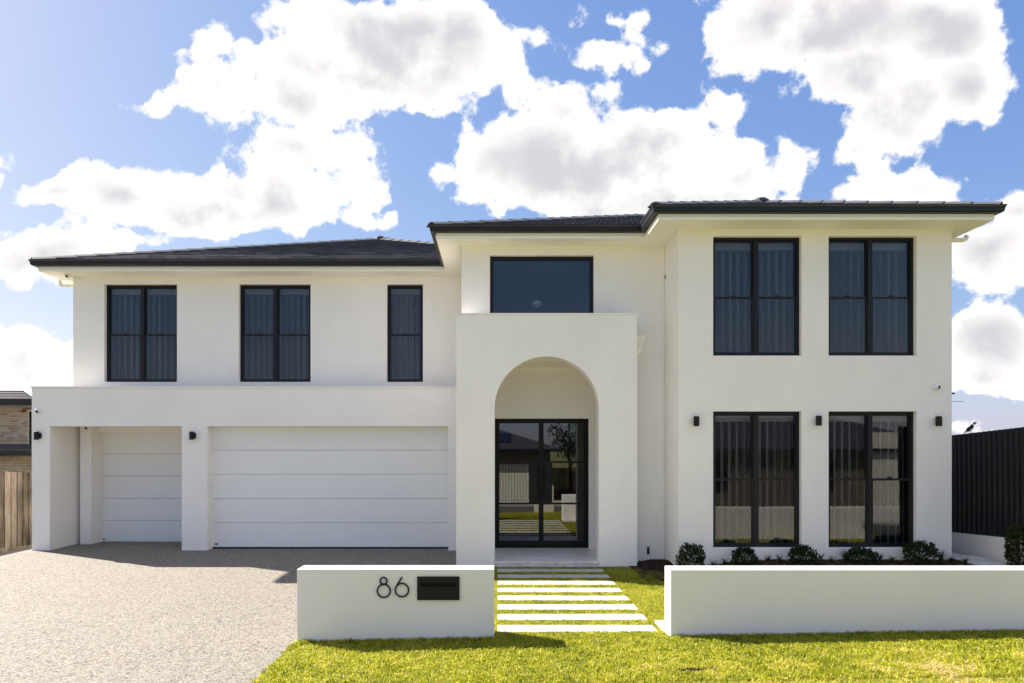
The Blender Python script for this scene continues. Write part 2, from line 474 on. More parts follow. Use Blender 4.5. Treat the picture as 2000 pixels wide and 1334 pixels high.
class MB:
    def __init__(self):
        self.v, self.f, self.mi, self.mats = [], [], [], []

    def poly(self, pts, faces):
        b = len(self.v)
        self.v += [tuple(p) for p in pts]
        self.f += [tuple(b + i for i in f) for f in faces]
        return self

    def box(self, x0, x1, y0, y1, z0, z1):
        return self.poly([(x0, y0, z0), (x1, y0, z0), (x1, y1, z0), (x0, y1, z0), (x0, y0, z1), (x1, y0, z1), (x1, y1, z1), (x0, y1, z1)],
                         [(0, 3, 2, 1), (4, 5, 6, 7), (0, 1, 5, 4), (1, 2, 6, 5), (2, 3, 7, 6), (3, 0, 4, 7)])

    def prism(self, prof, p0, p1, up=(0, 0, 1)):
        """closed profile [(a, b)...] swept straight from p0 to p1; a = sideways, b = up"""
        p0, p1 = Vector(p0), Vector(p1)
        d = (p1 - p0).normalized()
        s = d.cross(Vector(up)).normalized()
        w = s.cross(d)
        n = len(prof)
        pts = [p + s * a + w * b for p in (p0, p1) for (a, b) in prof]
        fs = [(i, (i + 1) % n, n + (i + 1) % n, n + i) for i in range(n)]
        fs += [tuple(reversed(range(n))), tuple(range(n, 2 * n))]
        return self.poly(pts, fs)

    def tube(self, pts, r, seg=10, closed=False, caps=True):
        pts = [Vector(p) for p in pts]
        n = len(pts)
        rr = r if isinstance(r, (list, tuple)) else [r] * n
        b = len(self.v)
        prev = None
        for i, p in enumerate(pts):
            if closed:
                d = (pts[(i + 1) % n] - pts[i - 1])
            else:
                d = (pts[min(i + 1, n - 1)] - pts[max(i - 1, 0)])
            d = d.normalized()
            if prev is None:
                ref = Vector((0, 0, 1)) if abs(d.z) < 0.9 else Vector((1, 0, 0))
                s = d.cross(ref).normalized()
            else:
                s = (prev - d * prev.dot(d)).normalized()
            prev = s
            w = d.cross(s)
            for k in range(seg):
                a = 2 * math.pi * k / seg
                self.v.append(tuple(p + (s * math.cos(a) + w * math.sin(a)) * rr[i]))
        m = n if closed else n - 1
        for i in range(m):
            for k in range(seg):
                a0, a1 = b + i * seg + k, b + i * seg + (k + 1) % seg
                j = (i + 1) % n
                self.f.append((a0, a1, b + j * seg + (k + 1) % seg, b + j * seg + k))
        if caps and not closed:
            self.f.append(tuple(b + k for k in reversed(range(seg))))
            self.f.append(tuple(b + (n - 1) * seg + k for k in range(seg)))
        return self

    def lathe(self, prof, c, axis='z', seg=20):
        """prof [(r, h)...] spun round an axis through c"""
        b = len(self.v)
        for (r, h) in prof:
            for k in range(seg):
                a = 2 * math.pi * k / seg
                q = {'z': (r * math.cos(a), r * math.sin(a), h), 'y': (r * math.cos(a), h, -r * math.sin(a)), 'x': (h, r * math.cos(a), r * math.sin(a))}[axis]
                self.v.append((c[0] + q[0], c[1] + q[1], c[2] + q[2]))
        for i in range(len(prof) - 1):
            for k in range(seg):
                self.f.append((b + i * seg + k, b + i * seg + (k + 1) % seg, b + (i + 1) * seg + (k + 1) % seg, b + (i + 1) * seg + k))
        if prof[0][0] > 1e-5: self.f.append(tuple(b + k for k in reversed(range(seg))))
        if prof[-1][0] > 1e-5: self.f.append(tuple(b + (len(prof) - 1) * seg + k for k in range(seg)))
        return self

    def build(self, name, mat, parent=None, smooth=False, bevel=0, origin=None):
        if origin is None:
            if parent is not None:
                org = ORG[parent.name]
            else:
                a = np.array(self.v)
                org = Vector(((a[:, 0].min() + a[:, 0].max()) / 2, (a[:, 1].min() + a[:, 1].max()) / 2, a[:, 2].min()))
        else:
            org = Vector(origin)
        me = bpy.data.meshes.new(name)
        me.from_pydata([(x - org.x, y - org.y, z - org.z) for (x, y, z) in self.v], [], self.f)
        me.materials.append(mat)
        if smooth:
            me.polygons.foreach_set('use_smooth', [True] * len(me.polygons))
        me.update()
        o = bpy.data.objects.new(name, me)
        COL.objects.link(o)
        ORG[o.name] = org
        if parent is not None:
            o.parent = parent
            o.location = org - ORG[parent.name]
        else:
            o.location = org
        if smooth:
            try:
                me.set_sharp_from_angle(angle=R(40))
            except Exception:
                pass
        if bevel:
            md = o.modifiers.new('edge', 'BEVEL')
            md.width = bevel
            md.segments = 2
            md.limit_method = 'ANGLE'
            md.angle_limit = R(40)
            md.harden_normals = False
        return o


def wall_holes(x0, x1, z0, z1, yf, th, holes):
    """vertical slab facing -Y with rectangular openings (x0,x1,z0,z1)"""
    m = MB()
    xs = sorted({x0, x1, *[h[0] for h in holes], *[h[1] for h in holes]})
    zs = sorted({z0, z1, *[h[2] for h in holes], *[h[3] for h in holes]})
    yb = yf + th
    idx = {}

    def vid(x, y, z):
        k = (round(x, 5), round(y, 5), round(z, 5))
        if k not in idx:
            idx[k] = len(m.v)
            m.v.append((x, y, z))
        return idx[k]

    def solid(i, j):
        if i < 0 or j < 0 or i >= len(xs) - 1 or j >= len(zs) - 1:
            return False
        cx, cz = (xs[i] + xs[i + 1]) / 2, (zs[j] + zs[j + 1]) / 2
        return not any(h[0] < cx < h[1] and h[2] < cz < h[3] for h in holes)
    for i in range(len(xs) - 1):
        for j in range(len(zs) - 1):
            if not solid(i, j):
                continue
            a, b, c, d = xs[i], xs[i + 1], zs[j], zs[j + 1]
            m.f.append((vid(a, yf, c), vid(b, yf, c), vid(b, yf, d), vid(a, yf, d)))
            m.f.append((vid(b, yb, c), vid(a, yb, c), vid(a, yb, d), vid(b, yb, d)))
            if not solid(i - 1, j): m.f.append((vid(a, yb, c), vid(a, yf, c), vid(a, yf, d), vid(a, yb, d)))
            if not solid(i + 1, j): m.f.append((vid(b, yf, c), vid(b, yb, c), vid(b, yb, d), vid(b, yf, d)))
            if not solid(i, j - 1): m.f.append((vid(a, yb, c), vid(b, yb, c), vid(b, yf, c), vid(a, yf, c)))
            if not solid(i, j + 1): m.f.append((vid(a, yf, d), vid(b, yf, d), vid(b, yb, d), vid(a, yb, d)))
    return m


def sweep_closed(path, prof):
    """mitred sweep of a closed profile [(outward, z)] round a closed plan path (clockwise seen from above gives outward = left)"""
    m = MB()
    n = len(path)
    k = len(prof)
    for i in range(n):
        p = Vector((*path[i], 0))
        d0 = (p - Vector((*path[i - 1], 0))).normalized()
        d1 = (Vector((*path[(i + 1) % n], 0)) - p).normalized()
        n0 = Vector((d0.y, -d0.x, 0))
        n1 = Vector((d1.y, -d1.x, 0))
        mit = (n0 + n1)
        mit = mit / max(1e-6, mit.dot(n0))
        for (a, z) in prof:
            q = p + mit * a
            m.v.append((q.x, q.y, z))
    for i in range(n):
        j = (i + 1) % n
        for a in range(k):
            b = (a + 1) % k
            m.f.append((i * k + a, i * k + b, j * k + b, j * k + a))
    return m


def ss(a, b, x):
    t = np.clip((x - a) / (b - a), 0, 1)
    return t * t * (3 - 2 * t)


def g(x, y):
    """ground height of lawn and garden"""
    x = np.asarray(x, float); y = np.asarray(y, float)
    zf = np.interp(x, [-2.2, 0, 1.9, 5.7, 9], [-0.057, 0, 0.02, 0.093, 0.12])
    zf = zf - 0.085 * np.clip(6.1 - y, 0, 9)
    zr = np.interp(y, [7.65, 10.0, 11.0, 11.4, 13.0, 22], [0.03, 0.10, 0.19, 0.20, 0.12, -0.35])
    zb = zr * ss(2.6, 4.4, x)
    k = ss(7.1, 7.9, y)
    return zf * (1 - k) + zb * k


def gd(x, y):
    """driveway height"""
    x = np.asarray(x, float); y = np.asarray(y, float)
    z = np.interp(y, [-1.5, 2, 6.2, 7.4, 13.4, 30], [-0.72, -0.43, -0.085, -0.057, 0, 0])
    z = z - 0.17 * np.clip(-9.45 - x, 0, 2.0) * ss(11.0, 13.2, y)
    return z


def sheet(name, x0, x1, y0, y1, nx, ny, fn, mat, dz=0.0, kind='structure', parent=None, skirt=0.0):
    xs = np.linspace(x0, x1, nx + 1); ys = np.linspace(y0, y1, ny + 1)
    X, Y = np.meshgrid(xs, ys)
    Z = fn(X, Y) + dz
    m = MB()
    m.v = [tuple(map(float, p)) for p in np.stack([X.ravel(), Y.ravel(), Z.ravel()], 1)]
    w = nx + 1
    m.f = [(j * w + i, j * w + i + 1, (j + 1) * w + i + 1, (j + 1) * w + i) for j in range(ny) for i in range(nx)]
    o = m.build(name, mat, parent, smooth=True)
    if kind and parent is None:
        o['kind'] = kind
    return o


# ------------------------------------------------------------------ the ground
field = MB()
field.poly([(-900, -900, -1.4), (900, -900, -1.4), (900, 1500, -1.4), (-900, 1500, -1.4)], [(0, 1, 2, 3)])
tag(field.build('ground', M['field']), kind='structure')
sheet('driveway', -11.30, -2.205, -1.5, 15.5, 40, 68, gd, M['driveway'])
sheet('driveway_apron', -2.205, -0.70, 11.3, 15.5, 4, 6, gd, M['driveway'])
sheet('lawn_soil', -2.20, 14.0, -1.5, 7.66, 60, 40, g, M['turf_base'], -0.012)
sheet('lawn_soil', -2.20, 9.0, 7.66, 11.30, 60, 20, g, M['turf_base'], -0.012)


def mulch_h(x, y):
    z = g(x, y)
    r = np.exp(-(((x - 2.85) / 0.42) ** 2 + ((y - 12.0) / 0.5) ** 2))
    z = z + 0.06 * r + 0.012 * np.sin(x * 17 + np.cos(y * 13) * 2) * np.sin(y * 19)
    return z


sheet('garden_bed', 2.30, 7.66, 10.55, 12.32, 110, 40, mulch_h, M['mulch'], 0.012)
sheet('side_bed', 7.66, 8.42, 10.55, 22.0, 20, 60, lambda x, y: mulch_h(x, y) - 0.02, M['mulch'], 0.0)
sheet('neighbour_ground', -70, -11.42, -1.5, 70, 4, 4, lambda x, y: np.full_like(x, -0.72), M['field'])
sheet('verge_ground', 14.02, 70, -1.5, 7.5, 4, 4, lambda x, y: np.full_like(x, -0.3), M['field'])
vb = MB(); vb.box(-60, 60, -40, -10.21, -1.3, -0.92)
tag(vb.build('opposite_lawn', M['field']), kind='structure')
sheet('verge_ground', 9.0, 30, 7.66, 30, 4, 4, lambda x, y: np.full_like(x, -0.1), M['field'])
kb = MB(); kb.box(-40, 40, -1.68, -1.52, -1.2, -0.71)
tag(kb.build('kerb', M['concrete'], bevel=0.03), kind='structure')
rd = MB(); rd.box(-60, 60, -7.6, -1.70, -1.3, -0.86)
tag(rd.build('road', M['asphalt']), kind='structure')
vg = MB(); vg.box(-60, 60, -9.0, -7.77, -1.3, -0.80)
tag(vg.build('opposite_verge', M['field']), kind='structure')
kb2 = MB(); kb2.box(-60, 60, -7.76, -7.61, -1.3, -0.76)
tag(kb2.build('opposite_kerb', M['concrete']), kind='structure')
fp = MB(); fp.box(-60, 60, -10.2, -9.01, -1.3, -0.78)
tag(fp.build('opposite_footpath', M['concrete']), kind='structure')

# ------------------------------------------------------------------ the house
Y_GAR, Y_LEFT, Y_MID, Y_RW, Y_POR = 13.80, 14.45, 12.28, 11.35, 11.85
Z_SOF = 5.70
HB = thing('house', 'large two-storey white rendered house with black windows, arched porch and dark tiled hip roofs', 'house', (0, 16, 0))
ORG_H = HB


def X_(px, Y): return (px - 970) * Y / FPX
def Z_(py, Y): return EYE + (877 - py) * Y / FPX


# openings -----------------------------------------------------------------
LW = [(X_(204, Y_LEFT), X_(345.6, Y_LEFT)), (X_(466.5, Y_LEFT), X_(606.5, Y_LEFT)), (X_(755.6, Y_LEFT), X_(826, Y_LEFT))]
LZ = (Z_(746, Y_LEFT), Z_(555, Y_LEFT))
RWX = [(X_(1393, Y_RW), X_(1565.5, Y_RW)), (X_(1618.5, Y_RW), X_(1790, Y_RW))]
RZU = (Z_(694.5, Y_RW), Z_(461, Y_RW))
RZL = (Z_(1070, Y_RW), Z_(803.5, Y_RW))
MW = (X_(957, Y_MID), X_(1160, Y_MID), 4.30, Z_(498.5, Y_MID))
GX = [(X_(97.5, Y_GAR), X_(355, Y_GAR)), (X_(405, Y_GAR), X_(875.5, Y_GAR))]
GZ = Z_(832.5, Y_GAR)
G_L = X_(62, Y_GAR)
G_T = Z_(757.5, Y_GAR)
LX0 = X_(143, Y_LEFT)
MX0 = X_(902, Y_MID)
RX0, RX1 = X_(1325, Y_RW), X_(1859, Y_RW)
WT = 0.24

# left upper storey
wall_holes(LX0, MX0, 3.0, Z_SOF, Y_LEFT, WT, [(a, b, *LZ) for a, b in LW]).build('wall', M['render'], HB, bevel=0.004)
MB().box(LX0, LX0 + WT, Y_LEFT + WT, 24, 0, Z_SOF).build('wall', M['render'], HB)
MB().box(LX0, RX1, 24, 24 + WT, 0, Z_SOF).build('wall', M['render'], HB)
# garage block
wall_holes(G_L, -0.705, -0.35, G_T, Y_GAR, 0.37, [(GX[0][0], GX[0][1], -0.36, GZ), (GX[1][0], GX[1][1], -0.36, GZ)]).build('wall', M['render'], HB, bevel=0.006)
XW = -9.06                                                    # inner face of the wall beside the recess
MB().box(G_L, XW, Y_GAR + 0.372, 24, -0.35, G_T - 0.004).build('wall', M['render'], HB)
Y_D1 = 14.96
xd0 = X_(183, Y_D1)
wall_holes(XW + 0.002, -6.10, -0.34, 3.0, Y_D1, 0.20, [(xd0, -6.32, -0.35, Z_(844.5, Y_D1 + 0.18))]).build('wall', M['render'], HB, bevel=0.004)
MB().box(-6.28, -5.84, Y_GAR + 0.371, 15.16, -0.2, 2.9).build('wall', M['render'], HB)
MB().box(XW + 0.003, -6.3, Y_GAR + 0.372, Y_D1 - 0.002, GZ + 0.03, GZ + 0.07).build('porch_ceiling', M['soffit'], HB)
MB().box(G_L + 0.02, -0.70, Y_GAR + 0.375, Y_LEFT - 0.003, G_T - 0.22, G_T - 0.16).build('flat_roof', M['gutter'], HB)
cap = MB()
for a, b in ((G_L - 0.012, X_(467, Y_GAR) - 0.002), (X_(467, Y_GAR) + 0.002, -0.706)):
    cap.box(a, b, Y_GAR - 0.014, Y_GAR + 0.385, G_T + 0.001, G_T + 0.028)
cap.build('parapet_capping', M['trim'], HB)
MB().box(G_L, MX0, 15.6, 24, 2.95, 3.0).build('ceiling_slab', M['room'], HB)
# middle bay
PX0, PX1 = X_(966, Y_POR), X_(1169.8, Y_POR)
PIX0, PIX1 = -0.35, 2.12
wall_holes(MX0, RX0 - 0.002, 0, Z_SOF, Y_MID, WT, [MW, (PIX0, PIX1, -0.01, 3.70)]).build('wall', M['render'], HB, bevel=0.004)
MB().box(MX0, MX0 + WT, Y_MID + WT + 0.001, 24, 0, Z_SOF).build('wall', M['render'], HB)
# right wing
wall_holes(RX0, RX1, -0.1, Z_SOF, Y_RW, WT, [(a, b, *z) for a, b in RWX for z in (RZU, RZL)]).build('wall', M['render'], HB, bevel=0.005)
MB().box(RX0, RX0 + WT, Y_RW + WT + 0.001, 24, -0.1, Z_SOF).build('wall', M['render'], HB)
MB().box(RX1 - WT, RX1, Y_RW + WT + 0.001, 24, -0.4, Z_SOF).build('wall', M['render'], HB)
# faint block joints that print through the render: thin proud ridges
tick = MB()
for px in (1404, 1483, 1562, 1640, 1717, 1790):
    x = X_(px, Y_RW)
    tick.box(x - 0.003, x + 0.003, Y_RW - 0.0012, Y_RW + 0.01, Z_(737, Y_RW), Z_(727, Y_RW))
tick.box(RX0 + 0.3, RX1 - 0.1, Y_RW - 0.0012, Y_RW + 0.01, Z_(738.6, Y_RW), Z_(738, Y_RW))
for px in (1389, 1700):
    x = X_(px, Y_RW)
    tick.box(x - 0.003, x + 0.003, Y_RW - 0.0012, Y_RW + 0.01, Z_(1084, Y_RW), Z_(1075, Y_RW))
o = tick.build('render_joint', M['render'], HB)
o['kind'] = 'stuff'

# portico with the arch ------------------------------------------------------
PL, PR, PT = X_(891, Y_POR), X_(1244, Y_POR), Z_(614.5, Y_POR)
acx, ar = (PX0 + PX1) / 2, (PX1 - PX0) / 2
az = Z_(696, Y_POR) - ar
NA = 48
arc = [(acx - ar * math.cos(math.pi * i / NA), az + ar * math.sin(math.pi * i / NA)) for i in range(NA + 1)]
por = MB()
TH = 0.29
for yy in (Y_POR, Y_POR + TH):
    por.v += [(x, yy, z) for x, z in arc]
n = NA + 1
for i in range(NA):
    por.f.append((i, n + i, n + i + 1, i + 1))
base = len(por.v)
for yy in (Y_POR, Y_POR + TH):
    por.v += [(PL, yy, -0.1), (PX0, yy, -0.1), (PX1, yy, -0.1), (PR, yy, -0.1), (PR, yy, PT), (PL, yy, PT), (PL, yy, az), (PR, yy, az)]
F0, B0 = base, base + 8
half = NA // 2
for (o_, a_, s) in ((F0, 0, 1), (B0, n, -1)):
    fs = [(o_ + 0, o_ + 1, a_ + 0, o_ + 6), (o_ + 2, o_ + 3, o_ + 7, a_ + NA)]
    for i in range(NA):                                        # strips from the arch up to the top edge
        pass
    por.f += [f if s > 0 else tuple(reversed(f)) for f in fs]
for (yy, a_, s) in ((Y_POR, 0, 1), (Y_POR + TH, n, -1)):
    b = len(por.v)
    por.v += [(x, yy, PT) for x, z in arc]
    for i in range(NA):
        f = (a_ + i, a_ + i + 1, b + i + 1, b + i)
        por.f.append(f if s > 0 else tuple(reversed(f)))
    o_ = F0 if s > 0 else B0
    for f in ((o_ + 6, a_ + 0, b, o_ + 5), (a_ + NA, o_ + 7, o_ + 4, b + NA)):
        por.f.append(f if s > 0 else tuple(reversed(f)))
por.f += [(F0 + 1, B0 + 1, n, 0), (B0 + 2, F0 + 2, NA, n + NA), (F0 + 0, F0 + 6, B0 + 6, B0 + 0), (F0 + 6, F0 + 5, B0 + 5, B0 + 6),
          (F0 + 3, B0 + 3, B0 + 7, F0 + 7), (F0 + 7, B0 + 7, B0 + 4, F0 + 4)]
porch = por.build('portico_front', M['render'], HB)
bmx = bmesh.new(); bmx.from_mesh(porch.data); bmesh.ops.remove_doubles(bmx, verts=bmx.verts, dist=1e-5)
bmesh.ops.recalc_face_normals(bmx, faces=bmx.faces); bmx.to_mesh(porch.data); bmx.free()
side = MB()
side.box(PL, MX0 + 0.25, Y_POR + TH + 0.001, Y_MID - 0.001, -0.1, PT - 0.002)
side.box(2.14, PR, Y_POR + TH + 0.001, Y_MID - 0.001, -0.1, PT - 0.002)
side.build('portico_return', M['render'], HB)['kind'] = 'stuff'
MB().box(PL + 0.01, PR - 0.01, Y_POR + TH + 0.002, Y_MID - 0.002, PT - 0.14, PT - 0.10).build('portico_roof', M['gutter'], HB)
MB().box(PL - 0.014, PR + 0.014, Y_POR - 0.014, Y_POR + TH + 0.02, PT + 0.001, PT + 0.024).build('parapet_capping', M['trim'], HB)
# porch interior
YD = 13.50
porch_in = MB()
porch_in.box(PIX0 - 0.1, PIX0, Y_POR + TH + 0.003, YD, 0, 3.8)
porch_in.box(PIX1, PIX1 + 0.1, Y_POR + TH + 0.003, YD, 0, 3.8)
porch_in.build('porch_wall', M['render'], HB)['kind'] = 'stuff'
MB().box(PIX0, PIX1, Y_POR + TH + 0.004, YD, 3.665, 3.74).build('porch_ceiling', M['soffit'], HB)
cor = MB().prism([(0, 0), (0.075, 0), (0.085, -0.025), (0.02, -0.085), (0, -0.10)], (PIX1, YD - 0.001, 3.664), (PIX0, YD - 0.001, 3.664))
cor.build('cornice', M['trim'], HB)
DX0, DX1, DZ0, DZ1 = X_(966.5, YD), X_(1150, YD), 0.09, Z_(817.5, YD)
wall_holes(PIX0, PIX1, 0, 3.80, YD, 0.2, [(DX0, DX1, -0.01, DZ1)]).build('wall', M['render'], HB)
MB().lathe([(0.0, 0.0), (0.05, 0.0), (0.055, -0.012), (0.04, -0.014)], (0.95, 12.75, 3.663)).build('downlight', M['plastic'], HB)
tk = MB()
for px, y0, y1 in ((1041, 741, 753), (1114, 741, 753), (990, 788, 798), (1126, 786, 798)):
    x = X_(px, YD)
    tk.box(x - 0.005, x + 0.005, YD - 0.002, YD + 0.01, Z_(y1, YD), Z_(y0, YD))
tk.box(PIX0, PIX1, YD - 0.0015, YD + 0.01, Z_(754.6, YD), Z_(754, YD))
tk.build('render_joint', M['render'], HB)['kind'] = 'stuff'

# porch floor and step
pf = MB().box(PIX0, PIX1, Y_POR + TH, YD + 0.3, -0.02, 0.088)
pf.box(PX0 + 0.004, PX1 - 0.004, Y_POR + 0.012, Y_POR + TH + 0.02, -0.02, 0.066)
pf.build('porch_floor', M['marble'], HB)
st = MB()
for a, b in ((PX0 - 0.0 + 0.003, acx - 0.002), (acx + 0.002, PX1 - 0.003)):
    MB().box(a, b, Y_POR - 0.012, Y_POR + TH, 0.067, 0.089).build('step_tile', M['marble'], HB, bevel=0.003)

# roof -----------------------------------------------------------------------
EX = [(-9.407, 24.6), (-9.407, 14.01), (-1.048, 14.01), (-1.048, 11.84), (2.576, 11.84), (2.576, 10.88), (7.925, 10.88), (7.925, 24.6)]
EX = EX  # runs anticlockwise seen from above, so outward is to the right of travel
sweep_closed(EX, [(0, 5.70), (0, 5.795), (-0.022, 5.795), (-0.022, 5.70)]).build('fascia', M['trim'], HB)
sweep_closed(EX, [(0.012, 5.735), (0.012, 5.748), (-0.001, 5.748), (-0.001, 5.735)]).build('fascia_bead', M['trim'], HB)
sweep_closed(EX, [(-0.022, 5.702), (-0.022, 5.712), (-0.62, 5.712), (-0.62, 5.702)]).build('soffit', M['soffit'], HB)
sweep_closed([(x, y) for x, y in [(LX0, 24.2), (LX0, Y_LEFT), (MX0, Y_LEFT), (MX0, Y_MID), (RX0, Y_MID), (RX0, Y_RW), (RX1, Y_RW), (RX1, 24.2)]],
             [(0.001, 5.672), (0.022, 5.672), (0.022, 5.7), (0.001, 5.7)]).build('eave_mould', M['trim'], HB)
sweep_closed(EX, [(0.0, 5.797), (0.078, 5.797), (0.098, 5.812), (0.106, 5.868), (0.118, 5.885), (0.124, 5.912), (0.115, 5.912), (0.108, 5.888),
                  (0.096, 5.868), (0.088, 5.82), (0.0, 5.81)]).build('gutter', M['gutter'], HB, bevel=0)
PITCH = 0.376
ZE = 5.885


class Hip:
    def __init__(s, x0, x1, y0, y1):
        s.x0, s.x1, s.y0, s.y1 = x0, x1, y0, y1
        s.d = min(x1 - x0, y1 - y0) / 2
        s.zt = ZE + PITCH * s.d

    def base(s, m, dz=-0.03):
        a, b, c, d_ = s.x0, s.x1, s.y0, s.y1
        cx0, cx1 = a + s.d, b - s.d
        cy0, cy1 = c + s.d, d_ - s.d
        P = [(a, c, ZE + dz), (b, c, ZE + dz), (b, d_, ZE + dz), (a, d_, ZE + dz), (min(cx0, cx1), cy0, s.zt + dz), (max(cx0, cx1) + 1e-4, cy0 if cx1 - cx0 > 1e-3 else cy1, s.zt + dz)]
        if cx1 - cx0 > 1e-3:
            m.poly(P, [(0, 1, 5, 4), (1, 2, 5), (2, 3, 4, 5), (3, 0, 4), (3, 2, 1, 0)])
        else:
            m.poly(P, [(0, 1, 4), (1, 2, 5, 4), (2, 3, 5), (3, 0, 4, 5), (3, 2, 1, 0)])


HL = Hip(-9.50, 2.68, 13.93, 26.11)
HM = Hip(-1.14, 8.00, 11.76, 24.70)
HR = Hip(2.49, 8.00, 10.80, 24.70)
rb = MB()
for h in (HL, HM, HR):
    h.base(rb)
roof = rb.build('roof', M['tile'], HB)

TW, TE = 0.30, 0.285            # cover width and exposure (plan) of one tile
tiles = []                      # (distance from camera, vertices)


def front_tiles(h, ymax=None, xlim=None):
    out = []
    r = 0
    while r * TE < h.d - 0.02:
        d0, d1 = r * TE - (0.06 if r == 0 else 0), min((r + 1) * TE, h.d)
        off = 0.5 * TW if r % 2 else 0
        nx = int((h.x1 - h.x0) / TW) + 2
        for c in range(-1, nx):
            xa, xb = h.x0 + off + c * TW + 0.005, h.x0 + off + (c + 1) * TW - 0.005
            def cl(v, d): return min(max(v, h.x0 + max(d, 0)), h.x1 - max(d, 0))
            la, lb, ua, ub = cl(xa, d0), cl(xb, d0), cl(xa, d1), cl(xb, d1)
            if lb - la < 0.02 and ub - ua < 0.02: continue
            lift = 0.034 + random.uniform(-0.0015, 0.0015)
            z0, z1 = ZE + PITCH * d0 + lift, ZE + PITCH * d1 + 0.010
            t = 0.024
            y0, y1 = h.y0 + d0, h.y0 + d1
            out.append(((la + lb) / 2, y0, [(la, y0, z0 - t), (lb, y0, z0 - t), (ub, y1, z1 - t), (ua, y1, z1 - t), (la, y0, z0), (lb, y0, z0), (ub, y1, z1), (ua, y1, z1)]))
        r += 1
    return out


BOXF = [(0, 3, 2, 1), (4, 5, 6, 7), (0, 1, 5, 4), (1, 2, 6, 5), (2, 3, 7, 6), (3, 0, 4, 7)]


def visible_tile(t, hip):
    x, y, v = t
    if hip is HL:
        return x * FPX / y + 970 < 850 or y > 1e9
    if hip is HM:
        px = x * FPX / y + 970
        return 1040 < px < 1262 and (y - HM.y0) > 0.25 and x < 2.7
    return False


cand = []
rest = MB()
for h in (HL, HM, HR):
    for t in front_tiles(h):
        if h is HL and t[0] > -1.0 and t[1] > 14.5 + 0: 
            rest.poly(t[2], BOXF); continue
        if visible_tile(t, h):
            cand.append(t)
        else:
            rest.poly(t[2], BOXF)
cand.sort(key=lambda t: t[1] + random.uniform(0, 0.01))
shared = {}
for i, (x, y, v) in enumerate(cand):
    if i < 292:
        a = [Vector(p) for p in v]
        o0 = a[0].copy()
        key = tuple(round(c, 3) for p in a for c in (p - o0))
        if key not in shared:
            me = bpy.data.meshes.new('roof_tile')
            me.from_pydata([tuple(p - o0) for p in a], [], BOXF)
            me.materials.append(M['tile'])
            shared[key] = me
        o = bpy.data.objects.new('roof_tile', shared[key])
        COL.objects.link(o)
        o.parent = roof
        o.location = o0 - ORG[roof.name]
    else:
        rest.poly(v, BOXF)


def side_tiles(m, h, left):
    """tile courses on the slopes that face left or right"""
    r = 0
    while r * TE < h.d - 0.02:
        d0, d1 = r * TE, min((r + 1) * TE, h.d)
        off = 0.5 * TW if r % 2 else 0
        for c in range(-1, int((h.y1 - h.y0) / TW) + 2):
            ya, yb = h.y0 + off + c * TW + 0.003, h.y0 + off + (c + 1) * TW - 0.003
            def cl(v, d): return min(max(v, h.y0 + d), h.y1 - d)
            la, lb, ua, ub = cl(ya, d0), cl(yb, d0), cl(ya, d1), cl(yb, d1)
            if lb - la < 0.02 and ub - ua < 0.02: continue
            z0, z1, t = ZE + PITCH * d0 + 0.030, ZE + PITCH * d1 + 0.010, 0.018
            if left:
                x0, x1 = h.x0 + d0, h.x0 + d1
                m.poly([(x0, lb, z0 - t), (x0, la, z0 - t), (x1, ua, z1 - t), (x1, ub, z1 - t), (x0, lb, z0), (x0, la, z0), (x1, ua, z1), (x1, ub, z1)], BOXF)
            else:
                x0, x1 = h.x1 - d0, h.x1 - d1
                m.poly([(x0, la, z0 - t), (x0, lb, z0 - t), (x1, ub, z1 - t), (x1, ua, z1 - t), (x0, la, z0), (x0, lb, z0), (x1, ub, z1), (x1, ua, z1)], BOXF)
        r += 1


side_tiles(rest, HL, True); side_tiles(rest, HM, True); side_tiles(rest, HR, False); side_tiles(rest, HM, False)
rt = rest.build('roof_tiles', M['tile'], HB)
rt.parent = roof; rt.location = ORG[rt.name] - ORG[roof.name]
rt['kind'] = 'stuff'
# ridge and hip caps
CAPM = None


def caps(p0, p1, step=0.40, stop=None):
    global CAPM
    p0, p1 = Vector(p0), Vector(p1)
    L = (p1 - p0).length
    d = (p1 - p0) / L
    if CAPM is None:
        w, hh, t, l = 0.125, 0.048, 0.016, step + 0.045
        prof = [(-w, -hh), (-0.03, 0.004), (0.03, 0.004), (w, -hh), (w, -hh - t), (0.03, 0.004 - t), (-0.03, 0.004 - t), (-w, -hh - t)]
        m = MB()
        n_ = len(prof)
        m.v = [(0, a, b + 0.014) for a, b in prof] + [(l, a * 0.93, b) for a, b in prof]
        m.f = [(i, (i + 1) % n_, n_ + (i + 1) % n_, n_ + i) for i in range(n_)] + [tuple(reversed(range(n_))), tuple(range(n_, 2 * n_))]
        CAPM = bpy.data.meshes.new('ridge_tile')
        CAPM.from_pydata(m.v, [], m.f)
        CAPM.materials.append(M['ridge'])
    s = Vector((0, 0, 1)).cross(d).normalized()
    up = d.cross(s)
    rot = Matrix((d, s, up)).transposed().to_4x4()
    k = 0
    while k * step < L - 0.1:
        p = p0 + d * (k * step)
        o = bpy.data.objects.new('ridge_tile', CAPM)
        COL.objects.link(o)
        o.parent = roof
        o.matrix_local = Matrix.Translation(p - ORG[roof.name] + Vector((0, 0, random.uniform(0, 0.004)))) @ rot
        k += 1


LIFT = 0.055
for h in (HL, HM, HR):
    za, zt = ZE + LIFT, h.zt + LIFT
    ax = h.x0 + h.d
    caps((h.x0, h.y0, za), (ax, h.y0 + h.d, zt))
    if h is HL:
        caps((h.x0 + h.d + 4.6, h.y0 + 1.5, ZE + PITCH * 1.5 + LIFT), (ax, h.y0 + h.d, zt))
    if h is HR:
        caps((h.x1, h.y0, za), (ax, h.y0 + h.d, zt))
        caps((ax, h.y0 + h.d, zt), (ax, h.y0 + h.d + 4, zt))

